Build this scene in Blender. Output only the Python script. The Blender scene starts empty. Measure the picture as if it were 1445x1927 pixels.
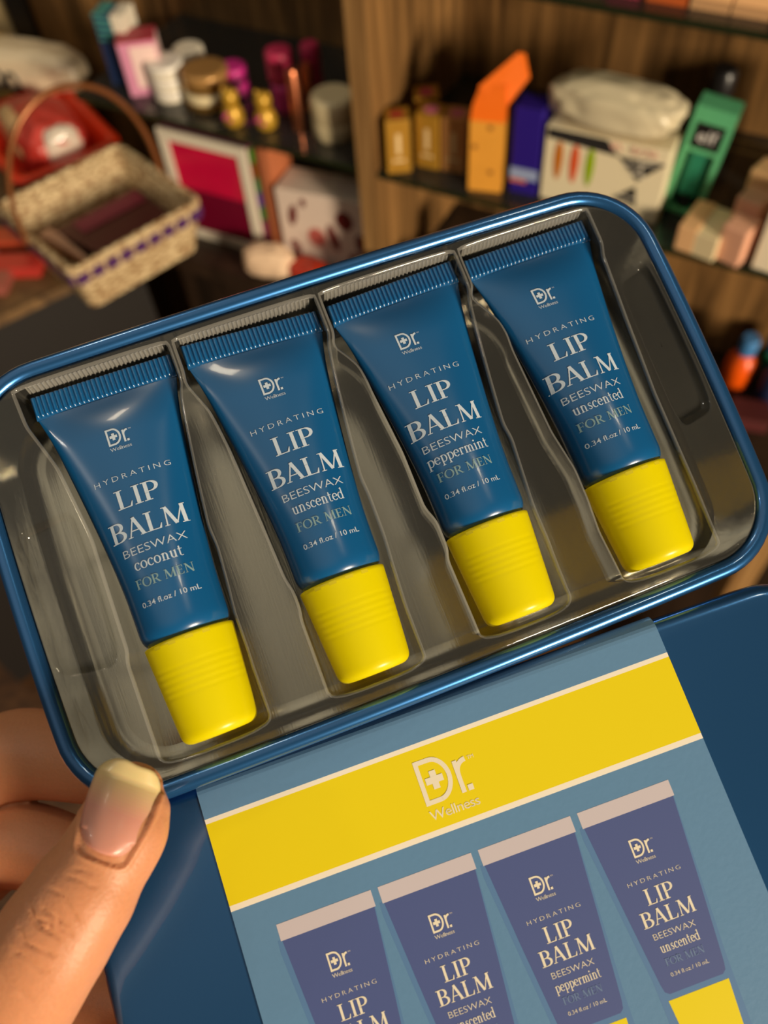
import bpy, bmesh, math, random
import numpy as np
from mathutils import Matrix, Vector
random.seed(7)
C = bpy.context.scene.collection
SC = bpy.context.scene
PI = math.pi
F = 1600.0            # focal length in pixels of the 1445 x 1927 frame
K = 1.12e-3           # metres per tin unit

# ------------------------------------------------------------------ camera
CAMZ = 1.46
RW = np.array([[0.88388, 0.46442, -0.05543], [0.35143, -0.73766, -0.5765], [-0.30862, 0.49008, -0.81521]])
_u, _s, _v = np.linalg.svd(RW)
RW = _u @ _v          # world -> camera (x right, y down, z forward)
cam = bpy.data.cameras.new('camera')
camo = bpy.data.objects.new('camera', cam)
C.objects.link(camo)
camo.matrix_world = Matrix.Translation((0, 0, CAMZ)) @ Matrix(np.array([RW[0], -RW[1], -RW[2]]).T.tolist()).to_4x4()
cam.sensor_fit = 'AUTO'
cam.sensor_width = 36
cam.lens = 36 * F / 1927
cam.clip_start = 0.005
cam.dof.use_dof = True
cam.dof.focus_distance = 0.172
cam.dof.aperture_fstop = 12.5
SC.camera = camo
SC.view_settings.view_transform = 'Standard'
SC.view_settings.look = 'None'
SC.view_settings.exposure = 0.0
SC.view_settings.gamma = 1.0
SC.cycles.use_denoising = True
SC.cycles.max_bounces = 10
SC.cycles.transparent_max_bounces = 24
SC.cycles.caustics_reflective = False
SC.cycles.caustics_refractive = False

# ------------------------------------------------------------------ world: dim warm shop interior
w = bpy.data.worlds.new('world')
SC.world = w
w.use_nodes = True
nt = w.node_tree
for n in list(nt.nodes):
    nt.nodes.remove(n)
N = nt.nodes.new
out = N('ShaderNodeOutputWorld')
bg = N('ShaderNodeBackground')
tc = N('ShaderNodeTexCoord')
dot = N('ShaderNodeVectorMath')
dot.operation = 'DOT_PRODUCT'
dot.inputs[1].default_value = (-0.30, -0.20, 0.93)
ramp = N('ShaderNodeValToRGB')
mr = N('ShaderNodeMapRange')
mr.inputs[1].default_value = -1
mr.inputs[2].default_value = 1
nt.links.new(tc.outputs['Generated'], dot.inputs[0])
nt.links.new(dot.outputs['Value'], mr.inputs[0])
nt.links.new(mr.outputs[0], ramp.inputs[0])
nt.links.new(ramp.outputs[0], bg.inputs[0])
nt.links.new(bg.outputs[0], out.inputs[0])
el = ramp.color_ramp.elements
el[0].position = 0.3
el[0].color = (0.028, 0.023, 0.018, 1)
el[1].position = 1.0
el[1].color = (0.47, 0.423, 0.335, 1)
for p_, c_ in ((0.81, (0.052, 0.044, 0.034, 1)), (0.865, (0.10, 0.088, 0.068, 1)), (0.935, (0.30, 0.268, 0.21, 1)), (0.97, (0.44, 0.396, 0.312, 1))):
    e = el.new(p_)
    e.color = c_
bg.inputs[1].default_value = 1.0


def lamp(name, loc, target, sx, sy, power, col):
    l = bpy.data.lights.new(name, 'AREA')
    l.shape = 'RECTANGLE'
    l.size, l.size_y = sx, sy
    l.energy = power
    l.color = col
    o = bpy.data.objects.new(name, l)
    C.objects.link(o)
    o.location = loc
    d = Vector(target) - Vector(loc)
    o.rotation_euler = d.to_track_quat('-Z', 'Y').to_euler()
    return o


# warm daylight from the shop front to the right, and ceiling lamps
lamp('shop_front_daylight', (4.10, -1.62, 2.02), (-0.25, 0.5, 1.1), 0.9, 0.9, 335, (1.0, 0.83, 0.60))
lamp('ceiling_lamp', (-1.25, -0.75, 2.45), (-0.0, 0.1, 1.3), 0.06, 0.18, 1.4, (1.0, 0.93, 0.82))
lamp('ceiling_lamp', (0.5, 0.5, 3.0), (-0.1, 0.4, 1.2), 0.13, 0.13, 1.5, (1.0, 0.84, 0.58))
lamp('ceiling_lamp', (-0.85, 0.50, 2.7), (-0.4, 0.6, 1.0), 0.24, 0.09, 1.9, (1.0, 0.84, 0.60))

# ------------------------------------------------------------------ materials
MATS = {}


def lin(r, g, b):
    f = lambda c: (c / 255 / 12.92) if c / 255 <= 0.04045 else ((c / 255 + 0.055) / 1.055) ** 2.4
    return (f(r), f(g), f(b), 1)


def mat(name, rgb=(128, 128, 128), rough=0.5, metal=0.0, coat=0.0, spec=0.5, sss=0.0, bump=0.0, bscale=200.0, var=0.0, alpha=1.0, trans=0.0):
    if name in MATS:
        return MATS[name]
    m = bpy.data.materials.new(name)
    m.use_nodes = True
    b = m.node_tree.nodes['Principled BSDF']
    b.inputs['Base Color'].default_value = lin(*rgb)
    b.inputs['Roughness'].default_value = rough
    b.inputs['Metallic'].default_value = metal
    b.inputs['Coat Weight'].default_value = coat
    b.inputs['Coat Roughness'].default_value = 0.06
    b.inputs['Specular IOR Level'].default_value = spec
    b.inputs['Alpha'].default_value = alpha
    b.inputs['Transmission Weight'].default_value = trans
    if sss:
        b.inputs['Subsurface Weight'].default_value = sss
        b.inputs['Subsurface Radius'].default_value = (1.0, 0.35, 0.15)
        b.inputs['Subsurface Scale'].default_value = 0.0022
    t = m.node_tree
    if bump or var:
        co = t.nodes.new('ShaderNodeTexCoord')
        nz = t.nodes.new('ShaderNodeTexNoise')
        nz.inputs['Scale'].default_value = bscale
        nz.inputs['Detail'].default_value = 4
        t.links.new(co.outputs['Object'], nz.inputs['Vector'])
        if bump:
            bp = t.nodes.new('ShaderNodeBump')
            bp.inputs['Strength'].default_value = bump
            bp.inputs['Distance'].default_value = 0.0006
            t.links.new(nz.outputs['Fac'], bp.inputs['Height'])
            t.links.new(bp.outputs['Normal'], b.inputs['Normal'])
        if var:
            mx = t.nodes.new('ShaderNodeMixRGB')
            c = lin(*rgb)
            mx.inputs[1].default_value = tuple(x * (1 - var) for x in c[:3]) + (1,)
            mx.inputs[2].default_value = tuple(min(1, x * (1 + var)) for x in c[:3]) + (1,)
            t.links.new(nz.outputs['Fac'], mx.inputs[0])
            t.links.new(mx.outputs[0], b.inputs['Base Color'])
    MATS[name] = m
    return m


def clear_sheet(name, tint=(0.97, 0.97, 0.95), rough=0.06, gain=1.0, bump=0.0, haze=0.02, ior=1.45):
    """thin clear plastic or glass: see-through with a Fresnel gloss"""
    if name in MATS:
        return MATS[name]
    m = bpy.data.materials.new(name)
    m.use_nodes = True
    t = m.node_tree
    for n in list(t.nodes):
        t.nodes.remove(n)
    A = t.nodes.new
    o = A('ShaderNodeOutputMaterial')
    tr = A('ShaderNodeBsdfTransparent')
    tr.inputs[0].default_value = tint + (1,)
    gl = A('ShaderNodeBsdfGlossy')
    gl.inputs['Roughness'].default_value = rough
    gl.inputs['Color'].default_value = (0.95, 0.95, 0.95, 1)
    df = A('ShaderNodeBsdfDiffuse')
    df.inputs[0].default_value = (0.8, 0.78, 0.72, 1)
    m0 = A('ShaderNodeMixShader')
    m0.inputs[0].default_value = haze
    fr = A('ShaderNodeFresnel')
    fr.inputs['IOR'].default_value = ior
    mu = A('ShaderNodeMath')
    mu.operation = 'MULTIPLY'
    mu.use_clamp = True
    mu.inputs[1].default_value = gain
    ms = A('ShaderNodeMixShader')
    L = t.links.new
    L(tr.outputs[0], m0.inputs[1])
    L(df.outputs[0], m0.inputs[2])
    L(fr.outputs[0], mu.inputs[0])
    L(mu.outputs[0], ms.inputs[0])
    L(m0.outputs[0], ms.inputs[1])
    L(gl.outputs[0], ms.inputs[2])
    L(ms.outputs[0], o.inputs[0])
    if bump:
        co = A('ShaderNodeTexCoord')
        nz = A('ShaderNodeTexNoise')
        nz.inputs['Scale'].default_value = 130
        nz.inputs['Detail'].default_value = 2
        bp = A('ShaderNodeBump')
        bp.inputs['Strength'].default_value = bump
        bp.inputs['Distance'].default_value = 0.0012
        L(co.outputs['Object'], nz.inputs['Vector'])
        L(nz.outputs['Fac'], bp.inputs['Height'])
        L(bp.outputs['Normal'], gl.inputs['Normal'])
        L(bp.outputs['Normal'], fr.inputs['Normal'])
    MATS[name] = m
    return m


def wood(name, dark, light, sx=14.0, sz=0.9, rough=0.45, spec=0.4):
    if name in MATS:
        return MATS[name]
    m = bpy.data.materials.new(name)
    m.use_nodes = True
    t = m.node_tree
    b = t.nodes['Principled BSDF']
    b.inputs['Roughness'].default_value = rough
    b.inputs['Specular IOR Level'].default_value = spec
    A = t.nodes.new
    co = A('ShaderNodeTexCoord')
    mp = A('ShaderNodeMapping')
    mp.inputs['Scale'].default_value = (sx, sx, sz)
    n1 = A('ShaderNodeTexNoise')
    n1.inputs['Scale'].default_value = 2.2
    n1.inputs['Detail'].default_value = 9
    n1.inputs['Roughness'].default_value = 0.62
    n1.inputs['Distortion'].default_value = 1.1
    n2 = A('ShaderNodeTexNoise')
    n2.inputs['Scale'].default_value = 9
    n2.inputs['Detail'].default_value = 5
    ad = A('ShaderNodeMath')
    ad.operation = 'MULTIPLY_ADD'
    ad.inputs[1].default_value = 0.45
    rp = A('ShaderNodeValToRGB')
    rp.color_ramp.elements[0].position = 0.50
    rp.color_ramp.elements[0].color = lin(*dark)
    rp.color_ramp.elements[1].position = 0.92
    rp.color_ramp.elements[1].color = lin(*light)
    L = t.links.new
    L(co.outputs['Object'], mp.inputs[0])
    L(mp.outputs[0], n1.inputs['Vector'])
    L(mp.outputs[0], n2.inputs['Vector'])
    L(n2.outputs['Fac'], ad.inputs[0])
    L(n1.outputs['Fac'], ad.inputs[2])
    L(ad.outputs[0], rp.inputs[0])
    L(rp.outputs[0], b.inputs['Base Color'])
    MATS[name] = m
    return m


def brushed_tin():
    m = mat('tinplate', (214, 208, 190), 0.27, 0.90)
    t = m.node_tree
    b = t.nodes['Principled BSDF']
    A = t.nodes.new
    co = A('ShaderNodeTexCoord')
    mp = A('ShaderNodeMapping')
    mp.inputs['Scale'].default_value = (900, 45, 45)
    nz = A('ShaderNodeTexNoise')
    nz.inputs['Scale'].default_value = 3
    nz.inputs['Detail'].default_value = 3
    n2 = A('ShaderNodeTexNoise')
    n2.inputs['Scale'].default_value = 60
    n2.inputs['Detail'].default_value = 3
    mr_ = A('ShaderNodeMapRange')
    mr_.inputs[3].default_value = 0.14
    mr_.inputs[4].default_value = 0.26
    bp = A('ShaderNodeBump')
    bp.inputs['Strength'].default_value = 0.12
    bp.inputs['Distance'].default_value = 0.0002
    L = t.links.new
    L(co.outputs['Object'], mp.inputs[0])
    L(mp.outputs[0], nz.inputs['Vector'])
    L(co.outputs['Object'], n2.inputs['Vector'])
    L(n2.outputs['Fac'], mr_.inputs[0])
    L(mr_.outputs[0], b.inputs['Roughness'])
    L(nz.outputs['Fac'], bp.inputs['Height'])
    L(bp.outputs['Normal'], b.inputs['Normal'])
    return m


# ------------------------------------------------------------------ mesh helpers
class B:
    def __init__(s):
        s.v, s.f, s.m, s.sm = [], [], [], []

    def add(s, verts, faces, mi=0, smooth=False):
        o = len(s.v)
        s.v += [tuple(map(float, p)) for p in verts]
        for f in faces:
            s.f.append([i + o for i in f])
            s.m.append(mi)
            s.sm.append(smooth)

    def grid(s, rows, mi=0, cu=False, cv=False, smooth=True, flip=False):
        """rows: list of equally long point loops"""
        n, k = len(rows), len(rows[0])
        fs = []
        for i in range(n if cu else n - 1):
            for j in range(k if cv else k - 1):
                a, b = (i + 1) % n, (j + 1) % k
                q = [i * k + j, i * k + b, a * k + b, a * k + j]
                fs.append(q[::-1] if flip else q)
        s.add([p for r in rows for p in r], fs, mi, smooth)

    def ngon(s, pts, mi=0, flip=False):
        q = list(range(len(pts)))
        s.add(pts, [q[::-1] if flip else q], mi)

    def box(s, c, d, mi=0, rz=0.0, tilt=None):
        x, y, z = d[0] / 2, d[1] / 2, d[2] / 2
        M = Matrix.Rotation(rz, 3, 'Z')
        if tilt is not None:
            M = M @ tilt
        pts = [Vector(c) + M @ Vector(p) for p in ((-x, -y, -z), (x, -y, -z), (x, y, -z), (-x, y, -z), (-x, -y, z), (x, -y, z), (x, y, z), (-x, y, z))]
        s.add(pts, [(0, 3, 2, 1), (4, 5, 6, 7), (0, 1, 5, 4), (1, 2, 6, 5), (2, 3, 7, 6), (3, 0, 4, 7)], mi)

    def lathe(s, prof, c=(0, 0, 0), n=32, mi=0, M=None, cap=True):
        rows = []
        for r, z in prof:
            rows.append([(r * math.cos(2 * PI * i / n), r * math.sin(2 * PI * i / n), z) for i in range(n)])
        rows = [[(Vector(c) + (M @ Vector(p) if M else Vector(p))) for p in r] for r in rows]
        s.grid(rows, mi, cv=True)
        if cap:
            s.ngon(rows[0], mi, True)
            s.ngon(rows[-1], mi)

    def tube(s, pts, r, n=10, mi=0, closed=False):
        P = [Vector(p) for p in pts]
        rows = []
        up = Vector((0.13, 0.21, 0.97))
        for i, p in enumerate(P):
            a = P[i - 1] if (i or closed) else P[0]
            b = P[(i + 1) % len(P)] if (i < len(P) - 1 or closed) else P[-1]
            d = (b - a).normalized()
            x = d.cross(up).normalized()
            y = d.cross(x)
            rr = r[i] if hasattr(r, '__len__') else r
            rows.append([p + x * rr * math.cos(2 * PI * k / n) + y * rr * math.sin(2 * PI * k / n) for k in range(n)])
        s.grid(rows, mi, cu=closed, cv=True)
        if not closed:
            s.ngon(rows[0], mi, True)
            s.ngon(rows[-1], mi)

    def build(s, name, mats, parent=None, scale=1.0, loc=None, bevel=0.0):
        me = bpy.data.meshes.new(name)
        me.from_pydata([(a * scale, b * scale, c * scale) for a, b, c in s.v], [], s.f)
        for m in (mats if isinstance(mats, (list, tuple)) else [mats]):
            me.materials.append(m)
        me.polygons.foreach_set('material_index', s.m)
        me.polygons.foreach_set('use_smooth', s.sm)
        me.update()
        o = bpy.data.objects.new(name, me)
        C.objects.link(o)
        if parent:
            o.parent = parent
        if loc is not None:
            o.location = loc
        if bevel:
            b = o.modifiers.new('bevel', 'BEVEL')
            b.width = bevel
            b.segments = 2
            b.limit_method = 'ANGLE'
        return o


def tag(o, label, cat, group=None, kind=None):
    o['label'] = label
    o['category'] = cat
    if group:
        o['group'] = group
    if kind:
        o['kind'] = kind
    return o


def empty(name, label, cat, loc=(0, 0, 0), rz=0.0, group=None, matrix=None):
    loc = (loc[0], loc[1], loc[2] + (.0005 if loc[2] else 0))
    o = bpy.data.objects.new(name, None)
    o.empty_display_size = 0.01
    C.objects.link(o)
    if matrix is not None:
        o.matrix_world = matrix
    else:
        o.location = loc
        o.rotation_euler = (0, 0, rz)
    return tag(o, label, cat, group)


def struct(o):
    o['kind'] = 'structure'
    return o


# ------------------------------------------------------------------ lettering
def stroke(pts, wd):
    n = len(pts)
    L_, R_ = [], []
    for i, (x, y) in enumerate(pts):
        a = pts[max(0, i - 1)]
        b = pts[min(n - 1, i + 1)]
        dx, dy = b[0] - a[0], b[1] - a[1]
        l = math.hypot(dx, dy) or 1
        h = (wd[i] if hasattr(wd, '__len__') else wd) / 2
        L_.append((x - dy / l * h, y + dx / l * h))
        R_.append((x + dy / l * h, y - dx / l * h))
    return [[R_[i], R_[i + 1], L_[i + 1], L_[i]] for i in range(n - 1)]


def seg(a, b, wd, n=5):
    return stroke([(a[0] + (b[0] - a[0]) * i / n, a[1] + (b[1] - a[1]) * i / n) for i in range(n + 1)], wd)


def rect(x0, y0, x1, y1):
    return [[(x0, y0), (x1, y0), (x1, y1), (x0, y1)]]


def arc(cx, cy, rx, ry, a0, a1, thin, thick, n=18):
    P, W = [], []
    for i in range(n + 1):
        t = math.radians(a0 + (a1 - a0) * i / n)
        P.append((cx + rx * math.cos(t), cy + ry * math.sin(t)))
        W.append(thin + (thick - thin) * abs(math.cos(t)) ** 1.3)
    return stroke(P, W)


T_, t_ = 0.145, 0.05


def stem(x, y0=0, y1=1, wd=T_, top=True, bot=True, s=0.085):
    g = seg((x, y0), (x, y1), wd)
    if bot:
        g += rect(x - wd / 2 - s, y0, x + wd / 2 + s, y0 + 0.045)
    if top:
        g += rect(x - wd / 2 - s, y1 - 0.045, x + wd / 2 + s, y1)
    return g


def flag(x, y, wd=0.12):
    return [[(x - wd / 2 - 0.09, y - 0.075), (x - wd / 2, y - 0.10), (x + wd / 2, y + 0.02), (x - wd / 2 + 0.02, y - 0.02)]]


def bowl(x, y0, y1, rx):
    cy, ry = (y0 + y1) / 2, (y1 - y0) / 2 - 0.025
    return rect(x, y1 - 0.05, x + 0.17, y1) + rect(x, y0, x + 0.17, y0 + 0.05) + arc(x + 0.16, cy, rx, ry, 90, -90, t_, T_)


def serif(ch):
    X = 0.64
    if ch == 'L':
        return stem(.17) + rect(.17, 0, .58, .05) + [[(.50, .04), (.58, .0), (.63, .27), (.60, .27)]], .66
    if ch == 'I':
        return stem(.18), .36
    if ch == 'P':
        return stem(.17) + bowl(.17, .45, 1, .25), .64
    if ch == 'B':
        return stem(.17) + bowl(.17, .49, 1, .22) + bowl(.17, 0, .54, .28), .68
    if ch == 'R':
        return stem(.17) + bowl(.17, .46, 1, .24) + seg((.36, .48), (.66, .02), .13) + rect(.58, 0, .78, .04), .76
    if ch == 'A':
        return seg((.10, 0), (.385, 1), .055) + seg((.375, 1), (.67, 0), .145) + rect(.21, .30, .55, .35) + rect(0, 0, .21, .04) + rect(.53, 0, .79, .04), .78
    if ch == 'M':
        return (seg((.13, 0), (.19, 1), .055) + seg((.19, 1), (.51, .03), .14) + seg((.52, .03), (.86, 1), .055) + seg((.86, 0), (.84, 1), .145)
                + rect(.03, 0, .23, .04) + rect(.72, 0, 1.0, .04) + rect(.05, .96, .22, 1) + rect(.82, .96, .97, 1)), 1.03
    if ch == 'F':
        return stem(.17) + rect(.17, .95, .54, 1) + [[(.47, .96), (.54, 1), (.56, .77), (.53, .77)]] + rect(.17, .49, .44, .54) + rect(.43, .40, .46, .63), .58
    if ch == 'E':
        return serif('F')[0] + rect(.17, 0, .56, .05) + [[(.48, .04), (.56, 0), (.60, .25), (.57, .25)]], .64
    if ch == 'O':
        return arc(.42, .5, .34, .475, 0, 360, t_, T_, 36), .84
    if ch == 'N':
        return (seg((.15, 0), (.15, 1), .055) + seg((.13, 1), (.68, 0), .145) + seg((.68, 0), (.68, 1), .055)
                + rect(.04, 0, .26, .04) + rect(.02, .96, .2, 1) + rect(.57, .96, .79, 1)), .82
    if ch == 'o':
        return arc(.28, X / 2, .215, X / 2 - .02, 0, 360, t_, .125, 30), .57
    if ch == 'c':
        return arc(.27, X / 2, .205, X / 2 - .02, 48, 318, t_, .125) + rect(.36, .46, .46, .57), .49
    if ch == 'e':
        return arc(.27, X / 2, .205, X / 2 - .02, 8, 318, t_, .125) + rect(.1, .33, .475, .375), .51
    if ch in 'nmr':
        g = stem(.16, 0, X, .12, False, True, .07) + flag(.16, X)
        if ch == 'r':
            return g + arc(.33, .42, .15, .19, 160, 70, .05, .1) + rect(.34, .49, .46, .62), .46
        g += arc(.32, .40, .145, .215, 165, 0, .05, .12) + stem(.465, 0, .42, .12, False, True, .07)
        if ch == 'm':
            g += arc(.62, .40, .145, .215, 165, 0, .05, .12) + stem(.765, 0, .42, .12, False, True, .07)
            return g, .93
        return g, .63
    if ch == 'u':
        return (seg((.15, .2), (.15, X), .12) + flag(.15, X) + arc(.30, .22, .15, .2, 180, 360, .05, .12) + seg((.45, 0), (.45, X), .12) + flag(.45, X)
                + rect(.45, 0, .57, .04)), .61
    if ch == 't':
        return seg((.17, .16), (.17, .86), .11) + rect(.03, .59, .36, .64) + arc(.29, .16, .12, .14, 180, 310, .05, .11), .40
    if ch == 's':
        P = [(.36, .50), (.33, .58), (.24, .61), (.14, .56), (.12, .47), (.19, .37), (.29, .29), (.36, .18), (.32, .07), (.21, .03), (.11, .08), (.08, .18)]
        return stroke(P, [.04, .06, .06, .08, .10, .12, .12, .10, .08, .06, .06, .04]), .44
    if ch == 'd':
        return arc(.26, X / 2, .20, X / 2 - .02, 40, 320, t_, .12) + seg((.455, 0), (.455, 1), .12) + flag(.455, 1) + rect(.455, 0, .57, .04), .61
    if ch == 'p':
        return stem(.16, -.3, X, .12, False, True, .07) + flag(.16, X) + arc(.32, X / 2, .21, X / 2 - .02, 140, -140, t_, .12), .58
    if ch == 'i':
        return stem(.15, 0, X, .12, False, True, .07) + flag(.15, X) + rect(.08, .80, .22, .94), .31
    return [], .30


def serif_text(word, x0, x1, base, cap, bold=1.0):
    """polygons with the word spread from x0 to x1 on a baseline (y grows downwards)"""
    P, adv = [], 0
    for ch in word:
        g, a = serif(ch)
        P += [[(p[0] + adv, p[1]) for p in q] for q in g]
        adv += a + .02
    xs = [p[0] for q in P for p in q]
    a, b = min(xs), max(xs)
    s = (x1 - x0) / (b - a)
    return [[(x0 + (p[0] - a) * s, base - p[1] * cap) for p in q] for q in P]


_FONT = {}


def sans_text(word, x0, x1, base, cap, space=1.0, thin=0.0):
    key = (word, space, thin)
    if key not in _FONT:
        cu = bpy.data.curves.new('text', 'FONT')
        cu.body = word
        cu.size = 1
        cu.space_character = space
        cu.resolution_u = 3
        cu.offset = thin
        ob = bpy.data.objects.new('text', cu)
        C.objects.link(ob)
        dg = bpy.context.evaluated_depsgraph_get()
        me = ob.evaluated_get(dg).to_mesh()
        _FONT[key] = [[(me.vertices[i].co.x, me.vertices[i].co.y) for i in p.vertices] for p in me.polygons]
        ob.evaluated_get(dg).to_mesh_clear()
        bpy.data.objects.remove(ob)
        bpy.data.curves.remove(cu)
    P = _FONT[key]
    xs = [p[0] for q in P for p in q]
    a, b = min(xs), max(xs)
    s = (x1 - x0) / (b - a)
    return [[(x0 + (p[0] - a) * s, base - p[1] * cap / 0.73) for p in q] for q in P]


def logo(x0, y0, H):
    """the cross-in-D mark with its wordmark; (x0, y0) is the top left, H the height of the D"""
    P = []
    path = [(.052, .05)] + [(.05 + .30 * i / 4, .052) for i in range(1, 5)]
    path += [(.35 + .363 * math.sin(a), .5 - .448 * math.cos(a)) for a in np.linspace(0, PI, 24)]
    path += [(.35 - .30 * i / 4, .948) for i in range(1, 5)]
    P += stroke(path, .104) + rect(0, 0, .104, 1)
    P += rect(.362 - .075, .5 - .205, .362 + .075, .5 + .205) + rect(.362 - .205, .5 - .075, .362 + .205, .5 + .075)
    P += rect(.857, .265, .962, .985)
    P += stroke([(.91 + .25 * (1 - math.cos(a)), .56 - .265 * math.sin(a)) for a in np.linspace(0, PI / 2, 9)], .11)
    P += rect(1.02, .855, 1.145, .985)
    P += [[(a, b) for a, b in q] for q in sans_text('Wellness', 0.0, 1.17, 1.33, .225, .93)]
    P += [[(a, b) for a, b in q] for q in sans_text('TM', 1.22, 1.37, .335, .085)]
    return [[(x0 + p[0] * H, y0 + p[1] * H) for p in q] for q in P]


def wrap(b, polys, fn, mi):
    for k, q in enumerate(polys):
        pts = [fn(*p) for p in q]
        pts = [(p[0], p[1], p[2] + .004 * (k % 9)) for p in pts]      # ink films never share one plane
        # keep every face turned to the viewer
        ar = sum(q[i][0] * q[(i + 1) % len(q)][1] - q[(i + 1) % len(q)][0] * q[i][1] for i in range(len(q)))
        b.ngon(pts, mi, flip=(ar > 0))


# ------------------------------------------------------------------ frames of the hand-held things
R_TIN = np.array([[0.930998990449957, 0.35549693254559495, -0.08284208309673088], [-0.3364348466010522, 0.9237399725803708, 0.18307391143937357], [0.14160675751410806, -0.14257066320901318, 0.9796025378787432]])
T_TIN = np.array([-12.293258575809784, -39.21149928284201, 162.50485008448734])
R_LID = np.array([[0.9430446946437211, 0.33157309047104394, 0.026944193804771123], [-0.3294826135087113, 0.919773287829256, 0.21320953635144396], [0.045911995162238185, -0.20994376549735738, 0.9766348877799748]])
T_LID = np.array([-30.805713418474294, 53.65427588506016, 146.911737012832])


def frame(R, t):
    """local x right, y up, z towards the viewer -> world"""
    A = RW.T @ np.stack([R[:, 0], -R[:, 1], -R[:, 2]], 1)
    p = RW.T @ (t * K) + np.array([0, 0, CAMZ])
    M = Matrix(A.tolist()).to_4x4()
    M.translation = Vector(p.tolist())
    return M


M_TIN, M_LID = frame(R_TIN, T_TIN), frame(R_LID, T_LID)


def rrect(cx, cy, hx, hy, r, n=10, k=14, bow=0.0):
    """rounded rectangle, counter-clockwise in (x, y-up): points and outward normals"""
    P, Nn = [], []
    for q, (sx, sy) in enumerate(((1, 1), (-1, 1), (-1, -1), (1, -1))):
        a0 = q * PI / 2
        for i in range(n + 1):
            a = a0 + PI / 2 * i / n
            P.append((cx + sx * (hx - r) + r * math.cos(a), cy + sy * (hy - r) + r * math.sin(a)))
            Nn.append((math.cos(a), math.sin(a)))
        nx = (((-1, 1), (-1, -1), (1, -1), (1, 1))[q])
        a1 = a0 + PI / 2
        p0 = P[-1]
        p1 = (cx + nx[0] * (hx - r) + r * math.cos(a1), cy + nx[1] * (hy - r) + r * math.sin(a1))
        for i in range(1, k):
            u = i / k
            bb = bow * 4 * u * (1 - u)
            P.append((p0[0] + (p1[0] - p0[0]) * u + bb * math.cos(a1), p0[1] + (p1[1] - p0[1]) * u + bb * math.sin(a1)))
            Nn.append((math.cos(a1), math.sin(a1)))
    return P, Nn


def ring(P, Nn, off, z):
    return [(p[0] + n[0] * off, p[1] + n[1] * off, z) for p, n in zip(P, Nn)]


# paints and plastics of the set
BLUE = mat('blue_lacquer', (46, 104, 164), 0.27, 0.7, coat=0.9)
TIN = brushed_tin()
YELLOW = mat('cap_yellow_plastic', (252, 238, 2), 0.30, spec=0.5, sss=0.9)
YELLOW.node_tree.nodes['Principled BSDF'].inputs['Subsurface Weight'].default_value = 0
_t = YELLOW.node_tree
_tl = _t.nodes.new('ShaderNodeBsdfTranslucent')
_tl.inputs[0].default_value = (0.98, 0.86, 0.004, 1)
_mx = _t.nodes.new('ShaderNodeMixShader')
_mx.inputs[0].default_value = 0.36
_t.links.new(_t.nodes['Principled BSDF'].outputs[0], _mx.inputs[1])
_t.links.new(_tl.outputs[0], _mx.inputs[2])
_t.links.new(_mx.outputs[0], _t.nodes['Material Output'].inputs[0])
TUBE_BLUE = mat('tube_blue_plastic', (14, 86, 140), 0.26, spec=0.6, coat=0.3)
INK = mat('pale_print', (198, 212, 228), 0.45)
INK_GREY = mat('grey_print', (130, 162, 170), 0.45)
TRAY = clear_sheet('clear_blister_plastic', (0.955, 0.95, 0.93), 0.05, 1.0, 0.07, 0.03)
TRAY_R = clear_sheet('clear_blister_ribs', (0.86, 0.85, 0.81), 0.16, 2.2, 0.07, 0.30)
TRAY_E = clear_sheet('clear_blister_fold', (0.9, 0.89, 0.86), 0.10, 1.6, 0.07, 0.16)

# ------------------------------------------------------------------ the tin base
tin = empty('metal_tin', 'open blue metal tin held in the hand, holding four lip balm tubes', 'tin', matrix=M_TIN)
OC, ON = rrect(-0.55, -34.5, 68.3, 40.6, 15.5, 12, 16, 0.45)
b = B()
b.grid([ring(OC, ON, o, z) for o, z in ((-1.5, 1.0), (-1.5, -17.6), (-2.0, -18.9), (-3.2, -19.6))], 0, cv=True, flip=True)
b.ngon(ring(OC, ON, -3.2, -19.6), 0, True)
b.build('outer_wall', [BLUE], tin, K)
b = B()
b.grid([ring(OC, ON, o, z) for o, z in [(-2.3, 1.6)] + [(-2.6 - 5.0 * (1 - math.cos(a)), -13.6 - 5 * math.sin(a)) for a in np.linspace(0, PI / 2, 12)]], 0, cv=True)
b.ngon(ring(OC, ON, -7.6, -18.6))
o = b.build('metal_lining', [TIN], tin, K)
o['label'] = 'bare silvery tinplate inside of the tin'
b = B()
b.grid([ring(OC, ON, -1.6 + 1.6 * math.cos(a), 1.9 + 1.6 * math.sin(a)) for a in np.linspace(0, 2 * PI, 17)[:-1]], 0, cu=True, cv=True)
b.build('rolled_rim', [BLUE], tin, K)

YC = 34.0


def smin(a, c, k):
    h = max(0, min(1, .5 + .5 * (c - a) / k))
    return c * (1 - h) + a * h - k * h * (1 - h)


def tube_b(y):
    v = smin(.45 + .47 * (y - 4.3), 3.0 + .150 * (y - 10.5), 1.0)
    v = smin(v, 8.0, 1.2)
    if y > 47.6:
        u = min(1, (y - 47.6) / 2.6)
        v -= 1.1 * (1 - math.sqrt(max(0, 1 - u * u)))
    return max(.4, v)


def tube_a(y):
    v = 8 + 5.1 * (.45 * max(0, 1 - tube_b(min(y, 47)) / 8) + .55 * max(0, 1 - (y - 4.3) / 37.0) ** 1.5)
    if y > 47.6:
        u = min(1, (y - 47.6) / 2.6)
        v -= 1.1 * (1 - math.sqrt(max(0, 1 - u * u)))
    return v


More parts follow.
